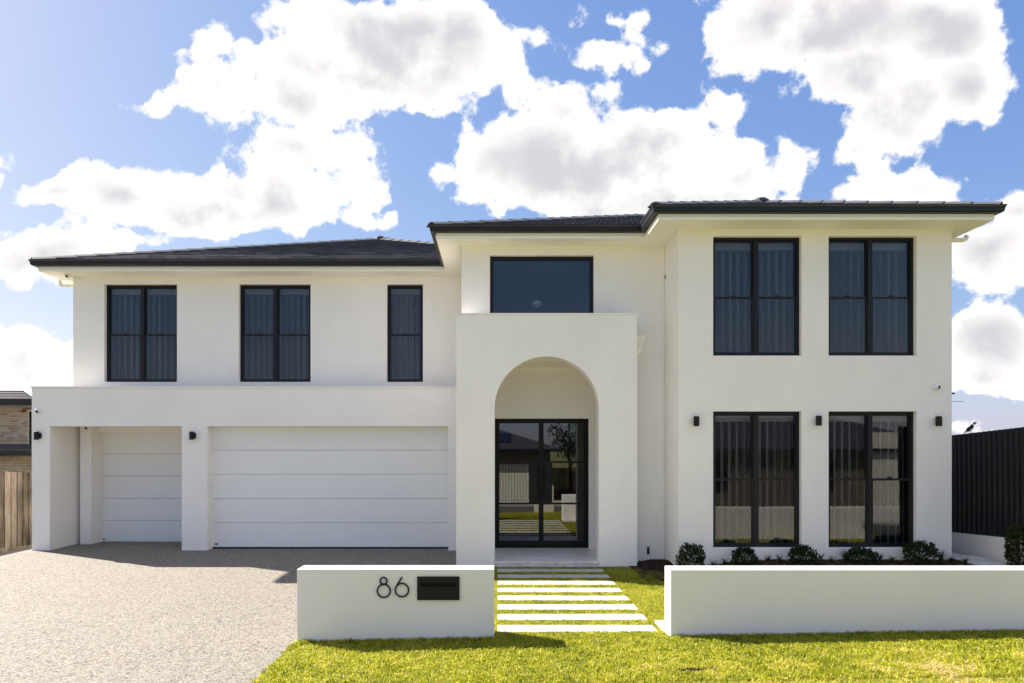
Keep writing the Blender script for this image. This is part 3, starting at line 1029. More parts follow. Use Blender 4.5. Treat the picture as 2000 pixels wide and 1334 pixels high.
# right hip of the low roof carries down behind the middle roof; the boss at each apex
for h in (HL, HR):
    bz = MB().lathe([(0.0, 0.06), (0.10, 0.045), (0.16, 0.0), (0.17, -0.05)], (h.x0 + h.d, h.y0 + h.d, h.zt + LIFT), seg=12)
    bb = bz.build('apex_tile', M['tile'], HB)
    bb.parent = roof; bb.location = ORG[bb.name] - ORG[roof.name]

# windows ---------------------------------------------------------------------
ROOMS = MB()


def window(x0, x1, z0, z1, yw, double=True, sash=True, curtain=True, clabel='', fw=0.045, rail=None, void=False):
    y = yw + 0.085
    m = MB()
    m.box(x0 + 0.001, x0 + fw, y, y + 0.09, z0, z1 - 0.001)
    m.box(x1 - fw, x1 - 0.001, y, y + 0.09, z0, z1 - 0.001)
    m.box(x0 + fw, x1 - fw, y, y + 0.09, z1 - fw, z1 - 0.001)
    m.box(x0 + fw, x1 - fw, y, y + 0.09, z0, z0 + fw)
    w = m.build('window', M['frame'], HB, bevel=0.004)
    sl = MB().box(x0 - 0.0, x1 + 0.0, yw + 0.004, y - 0.001, z0 + 0.0005, z0 + 0.012)
    xm = (x0 + x1) / 2
    cols = [(x0 + fw, xm - 0.036), (xm + 0.036, x1 - fw)] if double else [(x0 + fw, x1 - fw)]
    if double:
        MB().box(xm - 0.036, xm + 0.036, y - 0.006, y + 0.084, z0 + fw + 0.0005, z1 - fw - 0.0005).build('mullion', M['frame'], w, bevel=0.004)
    zr = rail if rail is not None else (z0 + z1) / 2
    for a, b in cols:
        if sash:
            s = MB()
            tw = 0.022
            s.box(a, b, y + 0.012, y + 0.05, zr - 0.017, zr + 0.017)
            s.box(a, a + tw, y + 0.03, y + 0.07, zr + 0.017, z1 - fw - 0.001)
            s.box(b - tw, b, y + 0.03, y + 0.07, zr + 0.017, z1 - fw - 0.001)
            s.box(a + tw, b - tw, y + 0.03, y + 0.07, z1 - fw - tw, z1 - fw - 0.001)
            s.box(a, a + tw, y + 0.008, y + 0.045, z0 + fw + 0.001, zr - 0.017)
            s.box(b - tw, b, y + 0.008, y + 0.045, z0 + fw + 0.001, zr - 0.017)
            s.box(a + tw, b - tw, y + 0.008, y + 0.045, z0 + fw + 0.001, z0 + fw + tw)
            s.build('sash', M['frame'], w)
            c = (a + b) / 2
            l = MB()
            l.box(c - 0.035, c + 0.035, y + 0.014, y + 0.04, zr + 0.0175, zr + 0.028)
            l.lathe([(0.018, 0), (0.018, 0.012), (0.010, 0.02)], (c, y + 0.027, zr + 0.028), seg=10)
            l.box(c - 0.02, c + 0.02, y + 0.0, y + 0.0075, z0 + fw + 0.004, z0 + fw + 0.016)
            l.build('latch', M['frame'], w)['kind'] = 'stuff'
            MB().box(a + tw, b - tw, y + 0.050, y + 0.056, zr + 0.017, z1 - fw - tw).build('glass_pane', M['glass'], w)
            MB().box(a + tw, b - tw, y + 0.026, y + 0.032, z0 + fw + tw, zr - 0.0175).build('glass_pane', M['glass'], w)
        else:
            MB().box(a, b, y + 0.035, y + 0.041, z0 + fw, z1 - fw).build('glass_pane', M['clear_glass'], w)
    if curtain:
        yc = y + 0.26
        t = thing('sheer_curtain', clabel, 'curtain', ((x0 + x1) / 2, yc, z0 - 0.05), 'sheer curtains behind the windows')
        for a, b in cols:
            cm = MB()
            N = 72
            ph = random.uniform(0, 6)
            xa, xb = a - 0.03, b + 0.03
            ztop, zbot = z1 - 0.10, z0 - 0.04
            lev = [zbot, zbot + (ztop - zbot) * 0.35, zbot + (ztop - zbot) * 0.7, ztop]
            nf = (xb - xa) / 0.13
            for li, zz in enumerate(lev):
                for i in range(N + 1):
                    u = i / N
                    s_ = math.sin(2 * math.pi * nf * u + ph + 0.25 * math.sin(li + 3 * u))
                    am = 0.062 * (0.75 + 0.35 * math.sin(5 * u + ph * 2 + li * 0.4))
                    cm.v.append((xa + (xb - xa) * u + 0.012 * math.sin(4 * math.pi * nf * u + ph * 2), yc + am * (s_ + 0.25 * s_ ** 3), zz))
            for li in range(3):
                for i in range(N):
                    q = li * (N + 1) + i
                    cm.f.append((q, q + 1, q + N + 2, q + N + 1))
            cm.build('curtain_panel', M['curtain'], t, smooth=True)
            MB().box(xa, xb, yc - 0.10, yc - 0.02, z1 - fw - 0.115, z1 - fw + 0.03).build('pelmet', M['track'], t)
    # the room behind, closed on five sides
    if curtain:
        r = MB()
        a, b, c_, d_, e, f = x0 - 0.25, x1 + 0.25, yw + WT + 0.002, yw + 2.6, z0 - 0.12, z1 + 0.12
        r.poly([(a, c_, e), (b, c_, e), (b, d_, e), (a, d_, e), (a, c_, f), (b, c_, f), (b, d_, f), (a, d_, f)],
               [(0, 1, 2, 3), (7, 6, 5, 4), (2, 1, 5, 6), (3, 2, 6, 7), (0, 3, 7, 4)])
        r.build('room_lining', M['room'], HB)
    return w


lbl = ['sheer curtain behind the leftmost upstairs window above the small garage door',
       'sheer curtain behind the second upstairs window, above the left end of the wide garage door',
       'sheer curtain behind the single narrow upstairs window above the wide garage door']
railL = Z_(653, Y_LEFT)
for i, (a, b) in enumerate(LW):
    window(a, b, *LZ, Y_LEFT, double=i < 2, clabel=lbl[i], rail=railL)
lb2 = [('sheer curtain behind the upper left window of the right wing', 'sheer curtain behind the lower left window of the right wing'),
       ('sheer curtain behind the upper right window of the right wing', 'sheer curtain behind the lower right window of the right wing')]
for i, (a, b) in enumerate(RWX):
    window(a, b, *RZU, Y_RW, clabel=lb2[i][0], rail=Z_(579, Y_RW))
    window(a, b, *RZL, Y_RW, clabel=lb2[i][1], rail=Z_(937, Y_RW))
window(*MW, Y_MID, double=False, sash=False, curtain=False, fw=0.06)
# stair void behind the middle window
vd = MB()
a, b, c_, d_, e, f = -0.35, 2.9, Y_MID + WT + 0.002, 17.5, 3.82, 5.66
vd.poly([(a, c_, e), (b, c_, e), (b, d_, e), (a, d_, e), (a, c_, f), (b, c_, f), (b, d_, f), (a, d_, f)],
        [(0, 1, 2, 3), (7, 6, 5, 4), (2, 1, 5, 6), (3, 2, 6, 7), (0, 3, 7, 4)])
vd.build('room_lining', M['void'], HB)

# pendant light
pl = thing('pendant_lamp', 'white domed pendant lamp hanging on a thin stem behind the large middle upstairs window', 'pendant lamp', (X_(1048, 12.8), 12.8, Z_(600, 12.8)))
px_, pz_ = X_(1048, 12.8), Z_(596, 12.8)
MB().lathe([(0.02, 0.085), (0.07, 0.07), (0.10, 0.03), (0.105, 0.0), (0.09, -0.012), (0.0, -0.012)], (px_, 12.8, pz_), seg=24).build('lamp_shade', M['white_gloss'], pl, smooth=True)
MB().lathe([(0.0, -0.05), (0.04, -0.045), (0.055, -0.013)], (px_, 12.8, pz_), seg=20).build('diffuser', M['white_gloss'], pl, smooth=True)
MB().tube([(px_ - 0.06, 12.8, pz_ + 0.08), (px_ - 0.06, 12.8, 5.64)], 0.006, 6).build('stem', M['black'], pl)
MB().tube([(px_ - 0.30, 12.8, Z_(564, 12.8)), (px_ + 0.0, 12.8, Z_(564, 12.8))], 0.010, 6).build('arm', M['black'], pl)
MB().lathe([(0.0, -0.03), (0.04, -0.02), (0.045, 0.03)], (px_ - 0.06, 12.8, Z_(545, 12.8)), seg=12).build('canopy', M['black'], pl)

# garage doors ------------------------------------------------------------------
def garage(x0, x1, z0, z1, y, lines, lab):
    root = MB().box(x0 - 0.05, x1 + 0.05, y + 0.035, y + 0.05, z0, z1 + 0.03).build('garage_door', M['garage'], HB)
    root['label'] = lab
    zs = [z1] + lines + [z0 + 0.02]
    for i in range(len(zs) - 1):
        p = MB().box(x0 + 0.003, x1 - 0.003, y, y + 0.034, zs[i + 1] + 0.0035, zs[i] - 0.0035)
        p.build('panel', M['garage'], root, bevel=0.004)
    MB().box(x0, x1, y - 0.004, y + 0.034, z0 - 0.02, z0 + 0.018).build('bottom_seal', M['rubber'], root)
    bd = MB()
    c = (x0 + 0.12, y - 0.003, z0 + 0.085)
    bd.lathe([(0.0, -0.001), (0.030, -0.001), (0.030, 0.003)], (0, 0, 0), axis='y', seg=16)
    bd.v = [(c[0] + v[0] * 1.3, c[1] + v[1], c[2] + v[2] * 0.55) for v in bd.v]
    bd.build('badge', M['black'], root)
    return root


yd2 = 14.06
garage(X_(413.5, yd2) - 0.02, GX[1][1] + 0.02, Z_(1070.5, yd2), GZ + 0.05, yd2, [Z_(740 + v / 3.706, yd2) for v in (516, 690, 868, 1042)], 'wide pale double garage door with five horizontal panels')
MB().box(GX[1][0] - 0.01, GX[1][0] + 0.0, yd2, yd2 + 0.1, -0.1, 2.6).build('door_jamb', M['render'], HB)
yd1 = Y_D1 + 0.18
garage(xd0 - 0.01, -6.31, Z_(1060.5, yd1), Z_(844, yd1) + 0.02, yd1, [Z_(740 + v / 3.706, yd1) for v in (543, 703, 865, 1025)], 'narrow pale garage door set back in the left recess')

# front door ----------------------------------------------------------------------
yd = YD + 0.05
fd = MB()
fo = 0.042
fd.box(DX0 + 0.001, DX0 + fo, yd, yd + 0.10, DZ0, DZ1 - 0.001)
fd.box(DX1 - fo, DX1 - 0.001, yd, yd + 0.10, DZ0, DZ1 - 0.001)
fd.box(DX0 + fo, DX1 - fo, yd, yd + 0.10, DZ1 - fo, DZ1 - 0.001)
fd.box(DX0 + fo, DX1 - fo, yd - 0.01, yd + 0.12, DZ0 - 0.0, DZ0 + 0.03)
door = fd.build('front_door', M['doorframe'], HB, bevel=0.003)
door['label'] = 'black steel double door with six glass panes'
xm = X_(1057, yd)
zr1, zr2 = Z_(902.5, yd), Z_(983.5, yd)
for (a, b, inner) in ((DX0 + fo + 0.003, xm - 0.003, 1), (xm + 0.003, DX1 - fo - 0.003, 0)):
    lf = MB()
    s = 0.045
    zb, zt = DZ0 + 0.035, DZ1 - fo - 0.004
    y0, y1 = yd + 0.012, yd + 0.06
    lf.box(a, a + s, y0, y1, zb, zt); lf.box(b - s, b, y0, y1, zb, zt)
    lf.box(a + s, b - s, y0, y1, zb, zb + 0.10); lf.box(a + s, b - s, y0, y1, zt - s, zt)
    lf.box(a + s, b - s, y0 + 0.002, y1, zr1 - 0.018, zr1 + 0.018); lf.box(a + s, b - s, y0 + 0.002, y1, zr2 - 0.018, zr2 + 0.018)
    leaf = lf.build('door_leaf', M['doorframe'], door)
    xa, xb = (b - 0.235 + 0.0, b) if inner else (a, a + 0.215)
    MB().box(xa, xb, yd - 0.004, yd + 0.0115, zr2 + 0.02, zr1 - 0.02).build('handle_plate', M['doorframe'], door, bevel=0.003)
    hx = (xb - 0.05) if inner else (xa + 0.05)
    MB().tube([(hx, yd - 0.005, zr2 + 0.10), (hx, yd - 0.05, zr2 + 0.13), (hx, yd - 0.05, zr1 - 0.13), (hx, yd - 0.005, zr1 - 0.10)], 0.011, 8).build('handle', M['doorframe'], door)
    for z0, z1 in ((zb + 0.10, zr2 - 0.018), (zr2 + 0.018, zr1 - 0.018), (zr1 + 0.018, zt - s)):
        MB().box(a + s, b - s, yd + 0.030, yd + 0.038, z0, z1).build('glass_pane', M['door_glass'], door)
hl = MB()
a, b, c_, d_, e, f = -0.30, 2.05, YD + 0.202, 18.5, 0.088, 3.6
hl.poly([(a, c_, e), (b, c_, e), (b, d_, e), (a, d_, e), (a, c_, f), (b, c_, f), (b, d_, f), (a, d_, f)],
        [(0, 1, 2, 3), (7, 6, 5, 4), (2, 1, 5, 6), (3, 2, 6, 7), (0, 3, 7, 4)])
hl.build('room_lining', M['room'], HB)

# rainwater goods -----------------------------------------------------------------
def elbow(xw, xo, y, zt, zb, s):
    """white pipe that drops from the eave and turns into the wall"""
    pts = [(xo, y, zt), (xo, y, zb + 0.07), (xo - s * 0.02, y, zb + 0.02), (xo - s * 0.07, y, zb), (xw, y, zb)]
    MB().tube(pts, 0.038, 12).build('eave_pipe', M['trim'], HB, smooth=True)


elbow(LX0 - 0.0, X_(118, 14.75), 14.75, 5.70, Z_(559, 14.75), -1)
elbow(RX1 + 0.0, X_(1888, 11.75), 11.75, 5.70, Z_(469, 11.75), 1)
yr = 12.10
rh = MB()
rx0, rx1 = PR + 0.004, X_(1266, yr)
z0, z1 = Z_(693, yr), Z_(657, yr)
sec = [(z0, 0.065), (z0 + 0.03, 0.10), (z1 - 0.03, 0.165), (z1 - 0.02, 0.19), (z1, 0.20)]
pts, fs = [], []
for zz, w in sec:
    pts += [(rx0, yr - w / 2, zz), (rx0 + w, yr - w / 2, zz), (rx0 + w, yr + w / 2, zz), (rx0, yr + w / 2, zz)]
for i in range(len(sec) - 1):
    for k in range(4):
        fs.append((i * 4 + k, i * 4 + (k + 1) % 4, (i + 1) * 4 + (k + 1) % 4, (i + 1) * 4 + k))
fs.append((3, 2, 1, 0)); fs.append(tuple(range(len(pts) - 4, len(pts))))
rh.poly(pts, fs)
for zz in (z0 + 0.15, z0 + 0.18, z0 + 0.21):
    rh.box(rx0 + 0.02, rx0 + 0.115, yr - 0.085, yr - 0.06, zz, zz + 0.008)
rh.build('rainwater_head', M['trim'], HB)
MB().box(rx0, rx0 + 0.055, yr - 0.04, yr + 0.035, 0.0, z0).build('downpipe', M['trim'], HB, bevel=0.006)
MB().box(X_(1299, 12.2) , X_(1301, 12.2) + 0.01, 12.2, 12.23, Z_(544, 12.2), Z_(538, 12.2)).build('vent', M['black'], HB)

# ------------------------------------------------------------------ lights and cameras on the walls
def wall_light(px, py, yw, lab):
    x, z = X_(px, yw), Z_(py, yw)
    t = thing('wall_light', lab, 'wall light', (x, yw, z), 'black up and down wall lights')
    s = yw / 12.6 if yw < 12 else 1.0
    MB().lathe([(0.0, -0.082), (0.040, -0.082), (0.046, -0.078), (0.046, 0.078), (0.040, 0.082), (0.0, 0.082)], (x - 0.008, yw - 0.075, z), seg=24).build('lamp_body', M['black'], t, smooth=True)
    MB().box(x - 0.02, x + 0.05, yw - 0.045, yw - 0.0, z - 0.055, z + 0.055).build('wall_bracket', M['black'], t, bevel=0.004)


wall_light(77, 851, Y_GAR, 'black cylinder wall light at the far left corner of the garage block')
wall_light(378.5, 851, Y_GAR, 'black cylinder wall light on the pier between the two garage doors')
wall_light(1358.5, 823, Y_RW, 'black cylinder wall light left of the right wing windows')
wall_light(1596, 822, Y_RW, 'black cylinder wall light between the two ground floor windows of the right wing')
wall_light(1829, 823, Y_RW, 'black cylinder wall light at the right corner of the right wing')


def dome_camera(c, axis, lab, look):
    t = thing('security_camera', lab, 'security camera', c, 'white security cameras')
    m = MB()
    if axis == 'y':
        m.lathe([(0.058, 0.0), (0.060, -0.02), (0.052, -0.03)], c, 'y', 20)
    else:
        m.lathe([(0.058, 0.0), (0.060, -0.02), (0.052, -0.03)], c, 'z', 20)
    m.build('mount', M['plastic'], t, smooth=True)
    l = Vector(look).normalized()
    cc = Vector(c) + (Vector((0, -0.035, 0)) if axis == 'y' else Vector((0, 0, -0.035)))
    b = MB()
    N = 10
    prof = [(0.052 * math.sin(math.pi * i / N * 0.78), 0.052 * -math.cos(math.pi * i / N * 0.78)) for i in range(N + 1)]
    b.lathe(prof, (0, 0, 0), 'z', 20)
    q = l.to_track_quat('Z', 'Y')
    b.v = [tuple(cc + q @ Vector(v)) for v in b.v]
    b.build('housing', M['plastic'], t, smooth=True)
    e = MB()
    e.lathe([(0.0, 0.052), (0.018, 0.050), (0.030, 0.042), (0.0335, 0.036), (0.0335, 0.030)], (0, 0, 0), 'z', 20)
    e.v = [tuple(cc + q @ Vector(v)) for v in e.v]
    e.build('lens', M['lens'], t, smooth=True)


dome_camera((X_(76, Y_GAR), Y_GAR, Z_(802, Y_GAR)), 'y', 'white dome security camera on the left corner of the garage parapet', (0.1, -1, -0.7))
dome_camera((X_(1827, Y_RW), Y_RW, Z_(756, Y_RW)), 'y', 'white security camera high on the right wing near its right edge', (0.6, -1, -0.25))
dome_camera((X_(133, 14.25), 14.25, 5.70), 'z', 'white dome security camera under the eave at the upper left corner', (-0.2, -1, -0.5))
dome_camera((X_(170, 14.3), 14.3, GZ + 0.03), 'z', 'small grey dome sensor on the ceiling of the left garage recess', (0, -1, -0.6))

# ------------------------------------------------------------------ front garden walls
YW0, YW1 = 7.39, 7.655
KW = YW0 / FPX
wl, wr = -390 * KW, -5 * KW
lw = MB()
zt = EYE - 235 * KW
lw.box(wl, wr, YW0, YW1, -0.25, zt)
tag(lw.build('letterbox_wall', M['render_low'], bevel=0.006), 'low white rendered wall with the house number, left of the path', 'garden wall')
rw = MB().box(340 * KW, 9.3, YW0, YW1, -0.25, EYE - 236 * KW)
tag(rw.build('front_wall', M['render_low'], bevel=0.006), 'long low white rendered wall right of the path', 'garden wall')


def nz(px, py): return ((px - 970) * KW, EYE + (877 - py) * KW)


YN = YW0 - 0.014
def ring(cx, cy, r, n=40):
    x, z = nz(cx, cy)
    return [(x + r * KW * math.cos(2 * math.pi * i / n), YN, z + r * KW * math.sin(2 * math.pi * i / n)) for i in range(n)]


rr = 1.55 * KW
m8 = MB().tube(ring(749.6, 1134.0, 6.6), rr, 8, closed=True)
m8.tube(ring(750, 1153.6, 12.6), rr, 8, closed=True)
tag(m8.build('house_number', M['black'], smooth=True), 'black house number digit 8 made of two rings on the low wall', 'house number')
m6 = MB().tube(ring(785.4, 1152.0, 13.0), rr, 8, closed=True)
p0, p1, p2 = nz(773.0, 1147.6), nz(776.5, 1141.5), nz(785.4, 1126.8)
m6.tube([(p0[0], YN, p0[1]), (p1[0], YN, p1[1]), (p2[0], YN, p2[1])], rr, 8)
tag(m6.build('house_number', M['black'], smooth=True), 'black house number digit 6 next to the letterbox', 'house number')
a, b = nz(816.3, 1170.2), nz(896.5, 1126.8)
lbx = thing('letterbox', 'black rectangular letterbox plate with a long slot set in the low wall', 'letterbox', ((a[0] + b[0]) / 2, YW0, a[1]))
lm = MB()
s0, s1 = nz(822.5, 1145.5), nz(890.5, 1137.5)
pts = [(a[0], b[0]), (a[1], b[1])]
yF = YW0 - 0.016
lm.box(a[0], b[0], yF, YW0 - 0.001, s1[1], b[1]); lm.box(a[0], b[0], yF, YW0 - 0.001, a[1], s0[1])
lm.box(a[0], s0[0], yF, YW0 - 0.001, s0[1], s1[1]); lm.box(s1[0], b[0], yF, YW0 - 0.001, s0[1], s1[1])
lm.build('face_plate', M['black'], lbx)
fr_ = MB()
fr_.box(a[0] - 0.006, a[0] - 0.0, yF - 0.005, YW0 - 0.001, a[1] - 0.006, b[1] + 0.006); fr_.box(b[0], b[0] + 0.006, yF - 0.005, YW0 - 0.001, a[1] - 0.006, b[1] + 0.006)
fr_.box(a[0], b[0], yF - 0.005, YW0 - 0.001, b[1], b[1] + 0.006); fr_.box(a[0], b[0], yF - 0.005, YW0 - 0.001, a[1] - 0.006, a[1])
fr_.build('rim', M['black'], lbx)
MB().box(s0[0], s1[0], YW0 - 0.004, YW0 - 0.002, s0[1], s1[1]).build('slot', M['slot'], lbx)
MB().box(s0[0], s1[0], yF - 0.008, yF - 0.001, s1[1] - 0.004, s1[1] + 0.008).build('slot_hood', M['black'], lbx)

# ------------------------------------------------------------------ stepping path
path = MB().box(0.0, 1.81, 7.52, 11.83, -0.08, -0.018).build('path', M['soil'])
path['kind'] = 'structure'
for i in range(8):
    y0 = 7.60 + 0.53 * i
    for (xa, xb) in ((0.012, 0.905), (0.911, 1.803)):
        jx = random.uniform(-0.004, 0.004)
        MB().box(xa, xb + (jx if xb > 1 else 0), y0 + jx, y0 + 0.31 + jx, -0.015, 0.012 + random.uniform(-0.002, 0.002)).build('stepping_slab', M['slab'], path, bevel=0.003)
MB().box(1.868, 2.40, 7.42, 8.08, -0.03, 0.024).build('plinth_slab', M['slab'], path, bevel=0.003)

# side path pavers on the right
sp = MB().box(7.60, 8.20, 10.6, 20.0, -0.4, -0.38).build('side_path', M['soil'])
sp['kind'] = 'structure'
for i in range(14):
    y0 = 10.75 + 0.53 * i
    z = float(g(8.0, y0 + 0.2)) + 0.022
    MB().box(7.62, 8.17, y0, y0 + 0.45, z - 0.06, z + 0.012).build('paver', M['slab_side'], sp, bevel=0.003)

# ------------------------------------------------------------------ right boundary: retaining wall, steel fence
FX = 8.45
def slopew(m, x0, x1, ya, yb, za0, za1, zb0, zb1):
    """box whose bottom and top slope along Y"""
    return m.poly([(x0, ya, za0), (x1, ya, za0), (x1, yb, zb0), (x0, yb, zb0), (x0, ya, za1), (x1, ya, za1), (x1, yb, zb1), (x0, yb, zb1)], BOXF)


def ztop_ret(y): return 0.608 - 0.056 * (y - 10.9)
def ztop_f(y): return 2.41 - 0.056 * (y - 10.8)


tag(slopew(MB(), 8.30, 8.52, 10.95, 23.0, -0.2, ztop_ret(10.95), -0.8, ztop_ret(23)).build('retaining_wall', M['render_low'], bevel=0.006),
    'low grey-white retaining wall under the dark steel fence', 'retaining wall')
fe = thing('steel_fence', 'tall charcoal corrugated steel fence along the right side of the house', 'fence', (FX, 14, 0.3))
PIT = 0.125
y = 8.6
ns = 0
while y < 22.5:
    m = MB()
    yy = y
    for k in range(6):
        prof = [(yy, FX), (yy + PIT * 0.52, FX), (yy + PIT * 0.64, FX - 0.032), (yy + PIT * 0.88, FX - 0.032), (yy + PIT, FX)]
        for (ya, xa), (yb, xb) in zip(prof[:-1], prof[1:]):
            zb_a, zb_b = (ztop_ret(ya) - 0.02 if ya > 10.9 else 0.1), (ztop_ret(yb) - 0.02 if ya > 10.9 else 0.1)
            m.poly([(xa, ya, zb_a), (xb, yb, zb_b), (xb, yb, ztop_f(yb)), (xa, ya, ztop_f(ya))], [(3, 2, 1, 0)])
            m.poly([(xa + 0.002, ya, zb_a), (xb + 0.002, yb, zb_b), (xb + 0.002, yb, ztop_f(yb)), (xa + 0.002, ya, ztop_f(ya))], [(0, 1, 2, 3)])
        yy += PIT
    m.build('fence_sheet', M['steel_fence'], fe)
    y = yy
    if ns % 3 == 2:
        MB().box(FX - 0.02, FX + 0.05, y - 0.03, y + 0.03, -0.3, ztop_f(y) - 0.01).build('post', M['steel_fence'], fe)
    ns += 1
slopew(MB(), FX + 0.004, FX + 0.045, 8.6, 22.5, ztop_f(8.6) - 0.06, ztop_f(8.6) - 0.005, ztop_f(22.5) - 0.06, ztop_f(22.5) - 0.005).build('top_rail', M['steel_fence'], fe)

# ------------------------------------------------------------------ left boundary: paling fence
PFX = -11.36
pfz = thing('paling_fence', 'weathered timber paling fence along the left side of the driveway', 'fence', (PFX, 16, -0.3))
def pt_(y): return 1.535 - 0.056 * (y - 15.6)
def pb_(y): return -0.235 - 0.056 * (y - 15.6)
y = 13.6
i = 0
while y < 20.5:
    w = 0.128 if i % 2 == 0 else 0.10
    ox = 0.0 if i % 2 == 0 else 0.018
    if i % 2: y -= 0.014
    top = pt_(y) + random.uniform(-0.012, 0.008)
    tl = random.uniform(-0.004, 0.004)
    m = MB()
    m.poly([(PFX - 0.014 + ox, y, pb_(y)), (PFX + ox, y, pb_(y)), (PFX + ox, y + w, pb_(y)), (PFX - 0.014 + ox, y + w, pb_(y)),
            (PFX - 0.014 + ox + tl, y + tl, top), (PFX + ox + tl, y + tl, top), (PFX + ox + tl, y + w + tl, top), (PFX - 0.014 + ox + tl, y + w + tl, top)], BOXF)
    m.build('paling', M['paling'], pfz)
    y += w - (0.014 if i % 2 else 0) + (0.004 if i % 2 else 0)
    i += 1
slopew(MB(), PFX - 0.03, PFX + 0.03, 13.6, 20.6, -0.36, pb_(13.6) - 0.002, -0.75, pb_(20.6) - 0.002).build('plinth_board', M['paling'], pfz)
for zz in (0.35, 1.2):
    slopew(MB(), PFX - 0.07, PFX - 0.016, 13.6, 20.6, zz, zz + 0.08, zz - 0.4, zz - 0.32).build('rail', M['paling'], pfz)

# ------------------------------------------------------------------ neighbouring brick house on the left
NB = thing('brick_house', 'tan brick neighbouring house with dark tiled roof, partly hidden at the left edge', 'house', (-18, 24, -0.8))
YL, YU = 20.0, 24.0
zl_top = Z_(890, YL)
MB().box(-28, -13.2, YL, YU + 6, -0.9, zl_top).build('wall', M['mortar'], NB)
zu0, zu1 = 2.05, Z_(787, YU)
xu1 = X_(92, YU)
wx0, wx1 = X_(56, YU), X_(80, YU)
wz0, wz1 = Z_(876, YU), Z_(804, YU)
wall_holes(-28, xu1, zl_top, zu1, YU, 0.25, [(wx0, wx1, wz0, wz1)]).build('wall', M['mortar'], NB)
MB().box(-28, xu1, YU + 0.3, YU + 2.2, zl_top, zu1).build('wall', M['mortar'], NB)
nwin = MB()
nwin.box(wx0, wx0 + 0.06, YU + 0.03, YU + 0.1, wz0, wz1); nwin.box(wx1 - 0.06, wx1, YU + 0.03, YU + 0.1, wz0, wz1)
nwin.box(wx0, wx1, YU + 0.03, YU + 0.1, wz1 - 0.05, wz1); nwin.box(wx0, wx1, YU + 0.03, YU + 0.1, wz0, wz0 + 0.05)
nw = nwin.build('window', M['frame'], NB)
MB().box(wx0 + 0.05, wx1 - 0.05, YU + 0.07, YU + 0.09, wz0 + 0.04, wz1 - 0.04).build('sky_reflection_pane', M['plastic'], nw)  # plain white pane: the sky's reflection in this window put into colour
BM = {}
def bricks(x0, x1, z0, z1, y, hole=None, vis=None):
    """one brick = one object where seen, the rest of the wall joined"""
    L, H = 0.23, 0.076
    row, cnt = 0, 0
    rest_ = MB()
    z = z0
    while z + H < z1:
        x = x0 + (0.12 if row % 2 else 0)
        while x + L < x1:
            cut = None
            if hole and z + H > hole[2] and z < hole[3] and x + L > hole[0] and x < hole[1]:
                cut = (x, hole[0] - 0.004) if x < hole[0] - 0.03 else ((hole[1] + 0.004, x + L) if x + L > hole[1] + 0.03 else 0)
            if cut:
                MB().box(cut[0], cut[1], y - 0.012, y + 0.018, z, z + H).build('brick', M['brick'], NB)
            if cut is None:
                yy = y - 0.012 + random.uniform(-0.002, 0.002)
                if vis[0] < x < vis[1] and z > vis[2]:
                    if 'b' not in BM:
                        me = bpy.data.meshes.new('brick')
                        mm = MB().box(0, L, 0, 0.03, 0, H)
                        me.from_pydata(mm.v, [], mm.f); me.materials.append(M['brick']); BM['b'] = me
                    o = bpy.data.objects.new('brick', BM['b'])
                    COL.objects.link(o)
                    o.parent = NB
                    o.location = Vector((x, yy, z)) - ORG[NB.name]
                    cnt += 1
                else:
                    rest_.box(x, x + L, yy, yy + 0.02, z, z + H)
            x += L + 0.011
        z += H + 0.010
        row += 1
    if rest_.v:
        rest_.build('brickwork', M['brick'], NB)['kind'] = 'stuff'
    return cnt


c1 = bricks(-17.62, -13.3, 1.0, zl_top, YL, vis=(-14.85, -13.3, 1.25))
c2 = bricks(-19.6, xu1, 2.22, zu1, YU, hole=(wx0, wx1, wz0, wz1), vis=(-17.8, -15.9, 2.2))
# skirt roof between the storeys and its gutter
sk = MB()
zk0, zk1 = Z_(880, YL - 0.5), 2.21
for r in range(10):
    ya, yb = YL - 0.55 + r * 0.445, YL - 0.55 + (r + 1) * 0.445
    za, zb = zk0 + (zk1 - zk0) * r / 10 + 0.03, zk0 + (zk1 - zk0) * (r + 1) / 10 + 0.01
    for c in range(20):
        xa = -19.4 + c * 0.33 + (0.16 if r % 2 else 0)
        sk.poly([(xa, ya, za - 0.03), (xa + 0.32, ya, za - 0.03), (xa + 0.32, yb, zb - 0.02), (xa, yb, zb - 0.02), (xa, ya, za), (xa + 0.32, ya, za), (xa + 0.32, yb, zb), (xa, yb, zb)], BOXF)
sk.build('roof_tiles', M['tile'], NB)['kind'] = 'stuff'
MB().box(-28, -12.9, YL - 0.60, YL - 0.02, zl_top + 0.002, zl_top + 0.09).build('gutter', M['gutter'], NB)
